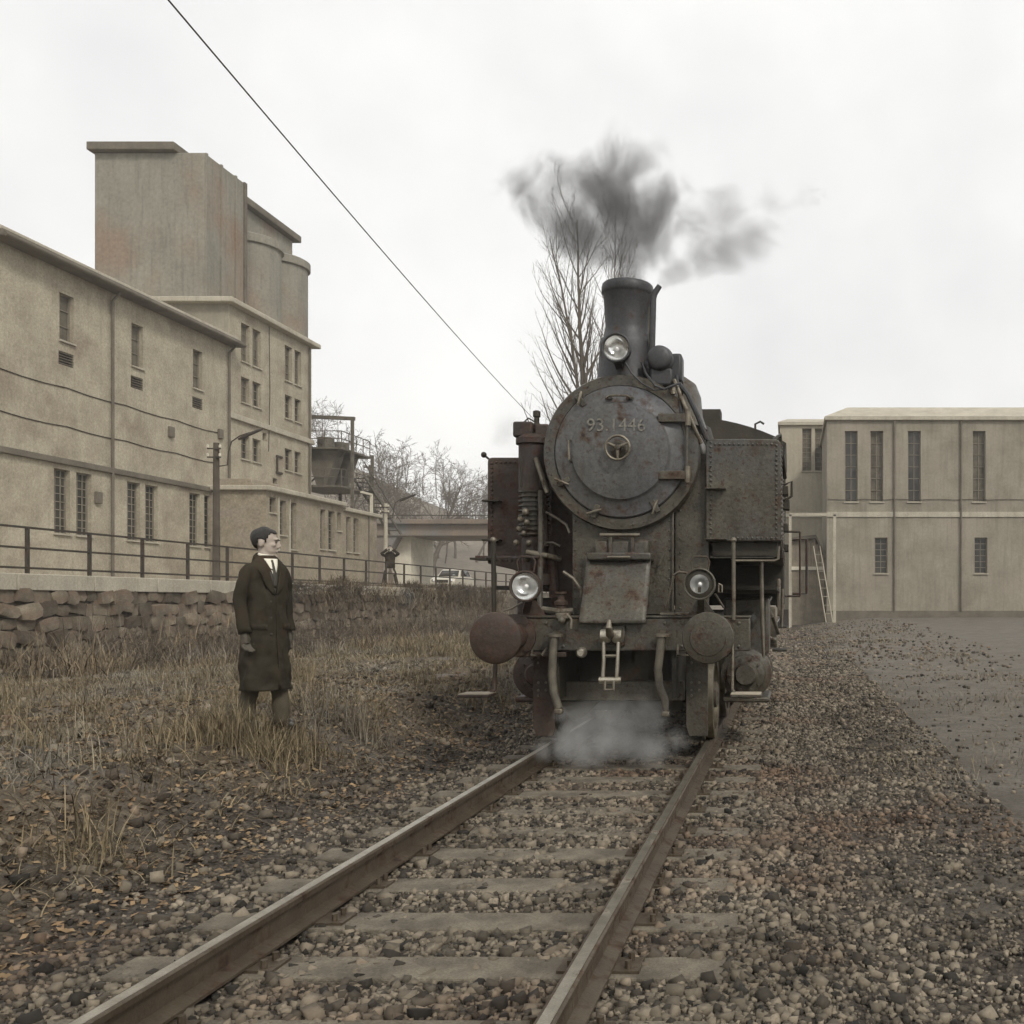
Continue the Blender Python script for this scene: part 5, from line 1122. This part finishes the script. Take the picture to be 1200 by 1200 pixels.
    for s, (E, W_, D, F, S) in zip((-1, 1), arms):
        E, W_ = Vector(E), Vector(W_); mid1 = Vector((s * .175, .01, 1.36)).lerp(E, .5) + Vector((s * .006, 0, 0)); mid2 = E.lerp(W_, .5)
        sv = put(MB().tube([(s * .07, .012, 1.425), (s * .12, .012, 1.39), (s * .155, .012, 1.345), (s * .172, .012, 1.28), mid1, E + Vector((s * .002, .012, 0)), mid2, W_ + D.normalized() * .0], [.03, .05, .06, .063, .058, .061, .054, .055], 18, cap=False), Mx)
        so_ = sv.build('sleeve', coat_mat, ct); q = so_.modifiers.new('sub', 'SUBSURF'); q.levels = q.render_levels = 2; wrinkle(so_, .045); q = so_.modifiers.new('thick', 'SOLIDIFY'); q.thickness = .008; q.offset = -1
    def patch(rows, k, mat, name, par, th=.006):   # rows: (z, left, right) as lateral metres on the coat front
        mb = MB(); n_ = 6; V = []
        for z, l_, r_ in rows:
            a = np.interp(z, zs, A_)
            for i in range(n_ + 1):
                x = l_ + (r_ - l_) * i / n_; V.append(surf(math.copysign((min(abs(x) / a, .999)) ** (1 / .85), x), z, k))
        # sin(th)^.85 = x/a  ->  th = asin((x/a)^(1/.85))
        V = []
        for z, l_, r_ in rows:
            a = np.interp(z, zs, A_)
            for i in range(n_ + 1):
                x = l_ + (r_ - l_) * i / n_; V.append(surf(math.copysign(math.asin(min(abs(x) / a, .99) ** (1 / .85)), x), z, k))
        mb.add(V, [(j * (n_ + 1) + i, j * (n_ + 1) + i + 1, (j + 1) * (n_ + 1) + i + 1, (j + 1) * (n_ + 1) + i) for j in range(len(rows) - 1) for i in range(n_)])
        o = put(mb, Mx).build(name, mat, par); q = o.modifiers.new('thick', 'SOLIDIFY'); q.thickness = th; q.offset = 0
        return o
    if shirt:
        patch([(1.17 + i * .035, -.004 - i * .0072, .004 + i * .0072) for i in range(9)], 1.02, TIEM, 'jacket', t)
        sh_ = patch([(1.31 + i * .02, -.002 - i * .0068, .002 + i * .0068) for i in range(9)], 1.045, SHIRT, 'shirt', t)
        patch([(1.22 + i * .03, -.016 + .001 * i, .016 - .001 * i) for i in range(9)], 1.075, TIEM, 'tie', t)
        put(MB().lathe([(.069, 0), (.066, .035), (.06, .045)], (0, .006, 1.475), (0, -.25, 1), 24, cap=False), Mx).build('shirt_collar', SHIRT, t).modifiers.new('thick', 'SOLIDIFY').thickness = .006
        for s in (-1, 1):
            rows = [(1.16 + i * .04, s * (.003 + i * .0078), s * (.02 + i * .0078 + (.065 if i == 6 else .055 if i == 5 else .045 if i in (3, 4) else .02 * i))) for i in range(9)]
            rows = [(z, min(a, b), max(a, b)) for z, a, b in rows]
            patch(rows, 1.07, coat_mat, 'lapel', ct, .012)
        patch([(zlo + .01 + i * (1.16 - zlo) / 12, .004, .02) for i in range(13)], 1.03, coat_mat, 'front_edge', ct, .012)
        for x0 in (-.165, .07): patch([(.86, x0, x0 + .1), (.885, x0, x0 + .1), (.91, x0, x0 + .1)], 1.035, coat_mat, 'pocket_flap', ct, .01)
        for z in (1.1, .96, .82):
            c = surf(-.16, z, 1.03); put(MB().ball(c, (.012, .006, .012), 10, 6), Mx).build('button', SHOE, ct)
        put(MB().lathe([(.094, -.01), (.09, .03), (.075, .055)], (0, .03, 1.455), (0, -.32, 1), 28, cap=False), Mx).build('coat_collar', coat_mat, ct).modifiers.new('thick', 'SOLIDIFY').thickness = .014
    # trousers and shoes
    for s, (K, A) in zip((-1, 1), legs):
        K, A = Vector(K), Vector(A)
        tl_ = put(MB().tube([(s * .08, .01, .96), (s * .095, .005, .78), K + Vector((0, .01, .1)), K, K.lerp(A, .5), K.lerp(A, .8), A + Vector((0, -.01, -.045))], [.07, .078, .076, .07, .068, .069, .072], 18, cap=False), Mx)
        to_ = tl_.build('trouser_leg', trou_mat, t); q = to_.modifiers.new('sub', 'SUBSURF'); q.levels = q.render_levels = 2; wrinkle(to_, .04); q = to_.modifiers.new('thick', 'SOLIDIFY'); q.thickness = .006; q.offset = -1
        put(MB().tube([(A[0], .07, .045), (A[0], .0, .05), (A[0] + s * .015, -.1, .045), (A[0] + s * .025, -.19, .03), (A[0] + s * .028, -.215, .026)], [.035, .047, .05, .043, .02], 14), Mx).build('shoe', SHOE, t)
    if gloves:
        for s, (E, W_, D, F, S) in zip((-1, 1), arms):
            gm = MB(); hand(gm, W_, D, F, S, 1.0, .0035); go = put(gm, Mx).build('glove', GLOVE, t)
            q = go.modifiers.new('skin', 'REMESH'); q.mode = 'VOXEL'; q.voxel_size = .005; q.use_smooth_shade = True
    return t
D_ = Vector((0, 0, -1))
mz = at(0, 854, 8.5).z; mxx = at(312, 0, 8.5).x
person('man in a long dark overcoat, shirt and tie, turned towards the engine', (mxx, 8.5, mz), 58, 106, 1.0,
       [((-.2, .035, 1.12), (-.205, -.03, .83), Vector((.04, -.1, -1)), Vector((.3, -1, 0)), Vector((.9, -.3, 0))), ((.2, .05, 1.13), (.215, .03, .84), Vector((.0, -.05, -1)), Vector((-.3, -1, 0)), Vector((-.3, -.9, 0)))],
       [((-.1, .03, .48), (-.13, .1, .085)), ((.09, -.04, .48), (.1, -.06, .085))],
       [(.34, .206, .185), (.6, .188, .168), (.85, .176, .155), (1.0, .170, .148), (1.15, .172, .145), (1.3, .182, .138), (1.37, .172, .124), (1.42, .138, .108), (1.46, .1, .09), (1.5, .074, .074)], COATM, TROU)
pz = TZ
pl = at(457, 0, 44.6)
person('distant man in dark jacket standing legs apart photographing over the railing', (pl.x, 44.6, TZ), 22, 22, 1.1,
       [((-.36, -.13, 1.36), (-.1, -.24, 1.56), Vector((.8, -.3, .6)), Vector((0, -1, 0)), Vector((0, 0, 1))), ((.36, -.13, 1.36), (.1, -.24, 1.56), Vector((-.8, -.3, .6)), Vector((0, -1, 0)), Vector((0, 0, 1)))],
       [((-.2, -.01, .48), (-.27, .0, .085)), ((.2, -.01, .48), (.27, .0, .085))],
       [(.8, .19, .14), (.95, .195, .145), (1.1, .19, .14), (1.3, .205, .14), (1.38, .195, .125), (1.43, .15, .105), (1.47, .09, .085), (1.5, .066, .066), (1.53, .06, .06)], COATM, DARK, shirt=False, gloves=False, vox=.01)
ph = thing('photo_camera', 'small pale camera held up to the face of the distant man', 'camera', (pl.x + .09, 44.33, TZ + 1.68))
MB().box(pl.x + .01, pl.x + .17, 44.31, 44.38, TZ + 1.65, TZ + 1.75).build('camera_body', WHITEP, ph, bevel=.01)
MB().cyl((pl.x + .09, 44.31, TZ + 1.7), (pl.x + .1, 44.24, TZ + 1.7), .032, 16).build('lens', DARK, ph)

# ------------------------------------------------------------------ parked car on the terrace
cc = at(518, 0, 61); cxx, cyy = cc.x, 61
car = thing('parked_car', 'pale old saloon car parked on the terrace behind the railing', 'car', (cxx, cyy, TZ))
hwid = .78
def carprism(poly, w0, w1, name, mat, par, bevel):
    mb = MB(); n_ = len(poly)
    V = [(cxx - w0, cyy + p[0], TZ + p[1]) for p in poly] + [(cxx + w0, cyy + p[0], TZ + p[1]) for p in poly]
    if w1 != w0:
        V = [(cxx - (w0 if p[1] < 1.0 else w1), cyy + p[0], TZ + p[1]) for p in poly] + [(cxx + (w0 if p[1] < 1.0 else w1), cyy + p[0], TZ + p[1]) for p in poly]
    return mb.add(V, [tuple(range(n_ - 1, -1, -1)), tuple(range(n_, 2 * n_))] + [(i, (i + 1) % n_, (i + 1) % n_ + n_, i + n_) for i in range(n_)]).build(name, mat, par, bevel=bevel)
cbody = carprism([(0, .35), (0, .68), (.08, .8), (.5, .88), (1.2, .93), (3.2, .93), (4.0, .86), (4.1, .7), (4.1, .35)], hwid, hwid, 'body', CARP, car, .06)
carprism([(1.1, .92), (1.6, 1.36), (1.8, 1.42), (2.9, 1.42), (3.1, 1.38), (3.5, .92)], .72, .6, 'cabin', CARP, car, .04)
MB().add([(cxx - .62, cyy + 1.12, TZ + .97), (cxx + .62, cyy + 1.12, TZ + .97), (cxx + .54, cyy + 1.545, TZ + 1.345), (cxx - .54, cyy + 1.545, TZ + 1.345)], [(0, 1, 2, 3)]).build('windscreen', GLASS, car).modifiers.new('t', 'SOLIDIFY').thickness = .02
for s in (-1, 1):
    MB().add([(cxx + s * .715, cyy + 1.4, TZ + .98), (cxx + s * .715, cyy + 3.2, TZ + .98), (cxx + s * .62, cyy + 2.95, TZ + 1.34), (cxx + s * .62, cyy + 1.72, TZ + 1.34)], [(0, 1, 2, 3)]).build('side_window', GLASS, car).modifiers.new('t', 'SOLIDIFY').thickness = .03
    hl_ = MB().lathe([(.1, .04), (.1, -.02), (.085, -.03)], (cxx + s * .56, cyy, TZ + .66), (0, 1, 0), 18).build('headlight', REFL, car)
    for y in (.75, 3.25):
        wq = MB().lathe([(.2, -.09), (.29, -.09), (.3, 0), (.29, .09), (.2, .09)], (cxx + s * .68, cyy + y, TZ + .3), (1, 0, 0), 26).build('wheel', TYRE, car)
        MB().lathe([(.19, -.1), (.19, .1)], (cxx + s * .68, cyy + y, TZ + .3), (1, 0, 0), 20).build('rim', STEEL, wq)
MB().box(cxx - .8, cxx + .8, cyy - .1, cyy - .03, TZ + .38, TZ + .48).build('bumper', STEEL, car, bevel=.02)
MB().box(cxx - .38, cxx + .38, cyy - .02, cyy + .01, TZ + .54, TZ + .72).build('grille', DARK, car, bevel=.01)

# ------------------------------------------------------------------ smoke and steam (real volumes)
def puff(name, label, blobs, dens, colr, absorb, nscale, thr, cat='smoke', soft=.25, vs=(1, 1, 1)):
    lo = Vector([min(b[0][i] - b[1] for b in blobs) for i in range(3)]); hi = Vector([max(b[0][i] + b[1] for b in blobs) for i in range(3)])
    m = bpy.data.materials.new(name); m.use_nodes = True; n = m.node_tree.nodes; l = m.node_tree.links; n.clear()
    tc = n.new('ShaderNodeTexCoord').outputs['Object']
    nz = n.new('ShaderNodeTexNoise'); nz.inputs['Scale'].default_value = nscale; nz.inputs['Detail'].default_value = 7; nz.inputs['Roughness'].default_value = .64; nz.inputs['Distortion'].default_value = .7
    mp = n.new('ShaderNodeMapping'); mp.inputs['Scale'].default_value = vs; mp.inputs['Rotation'].default_value = (0, R(25), 0); l.new(tc, mp.inputs[0]); l.new(mp.outputs[0], nz.inputs['Vector'])
    tot = None
    for c, r, wt in blobs:
        d = n.new('ShaderNodeVectorMath'); d.operation = 'DISTANCE'; l.new(tc, d.inputs[0]); d.inputs[1].default_value = c
        q = n.new('ShaderNodeMapRange'); q.inputs[1].default_value = 0; q.inputs[2].default_value = r; q.inputs[3].default_value = wt; q.inputs[4].default_value = 0; l.new(d.outputs['Value'], q.inputs[0])
        tot = q.outputs[0] if tot is None else mathn(n, l, 'MAXIMUM', tot, q.outputs[0])
    f = mathn(n, l, 'ADD', tot, mathn(n, l, 'MULTIPLY', mathn(n, l, 'SUBTRACT', nz.outputs[0], .5), 1.7))
    q = n.new('ShaderNodeMapRange'); q.inputs[1].default_value = thr; q.inputs[2].default_value = thr + soft; l.new(f, q.inputs[0])
    edge = n.new('ShaderNodeMapRange'); edge.inputs[1].default_value = 0; edge.inputs[2].default_value = .4; l.new(tot, edge.inputs[0])
    de = mathn(n, l, 'MULTIPLY', mathn(n, l, 'MULTIPLY', q.outputs[0], edge.outputs[0]), dens)
    pv = n.new('ShaderNodeVolumePrincipled'); pv.inputs['Color'].default_value = (*colr, 1); pv.inputs['Absorption Color'].default_value = (*absorb, 1); pv.inputs['Anisotropy'].default_value = .1
    l.new(de, pv.inputs['Density']); ou = n.new('ShaderNodeOutputMaterial'); l.new(pv.outputs[0], ou.inputs['Volume'])
    o = MB().box(lo.x, hi.x, lo.y, hi.y, lo.z, hi.z).build(name, m); return tag(o, label, cat, kind='stuff')
def B(px, py, Y, rpx, wt=1.0): return (tuple(at(px, py, Y)), rpx / FPX * Y, wt)
puff('chimney_smoke', 'dark grey smoke streaming up from the chimney and spreading left', [B(735, 322, 9.45, 34, 1.1), B(728, 300, 9.5, 52, 1.1), B(700, 286, 9.55, 60), B(668, 268, 9.6, 60, 1.05), B(640, 250, 9.7, 62, .8), B(752, 276, 9.6, 60), B(720, 246, 9.7, 78), B(770, 238, 9.8, 74, .8), B(670, 218, 9.9, 80, .75), B(735, 200, 10, 80, .6), B(610, 225, 9.9, 60, .55)], 10, (.13, .127, .123), (.25, .25, .25), 2.4, .33, soft=.6, vs=(1.0, .8, .75))
puff('exhaust_steam', 'grey plume blown right from the bent exhaust pipe', [B(777, 332, 9.2, 13, 1.7), B(785, 324, 9.22, 19, 1.6), B(797, 314, 9.25, 28, 1.4), B(820, 302, 9.3, 40, 1.1), B(850, 292, 9.35, 48), B(880, 280, 9.4, 52, .85), B(815, 268, 9.35, 50, .85), B(850, 252, 9.4, 58, .8), B(905, 255, 9.5, 60, .6), B(950, 240, 9.6, 62, .45)], 5.5, (.2, .195, .19), (.25, .25, .25), 2.6, .36, soft=.6, vs=(.7, .8, 1.25))
puff('pump_smoke', 'small faint smoke puff above the left tank', [B(594, 502, 11.5, 34), B(584, 512, 11.5, 22, .8)], 2.2, (.4, .39, .38), (.4, .4, .4), 2.4, .3, soft=.5)
puff('cylinder_steam', 'pale steam spilling low over the track under the buffer beam', [B(658, 838, 8.95, 12, 1.4), B(668, 852, 8.9, 17, 1.3), B(680, 866, 8.85, 24, 1.3)] + [B(665 + i * 17, 872 + 5 * math.sin(i * 1.3), 8.8 + .05 * (i % 3), 30, 1.15) for i in range(7)] + [B(690 + i * 22, 845 - 4 * (i % 2), 8.95, 40, .95) for i in range(4)] + [B(700 + i * 30, 822, 9.1, 34, .8) for i in range(3)] + [B(790, 868, 8.85, 26, .6), B(640, 880, 8.75, 24, .6)], 5.5, (.95, .94, .9), (.9, .9, .9), 3.4, .1, cat='steam', soft=1.2, vs=(1, 1, 1.2))

# ------------------------------------------------------------------ haze: the air itself
hz_ = bpy.data.materials.new('haze'); hz_.use_nodes = True; n = hz_.node_tree.nodes; l = hz_.node_tree.links; n.clear()
pv = n.new('ShaderNodeVolumePrincipled'); pv.inputs['Color'].default_value = (.95, .95, .94, 1); pv.inputs['Density'].default_value = .0008
ou = n.new('ShaderNodeOutputMaterial'); l.new(pv.outputs[0], ou.inputs['Volume'])
tag(MB().box(-1050, 1050, -90, 1050, -2, 62).build('haze', hz_), 'pale winter haze filling the air over the yard', 'haze', kind='stuff')
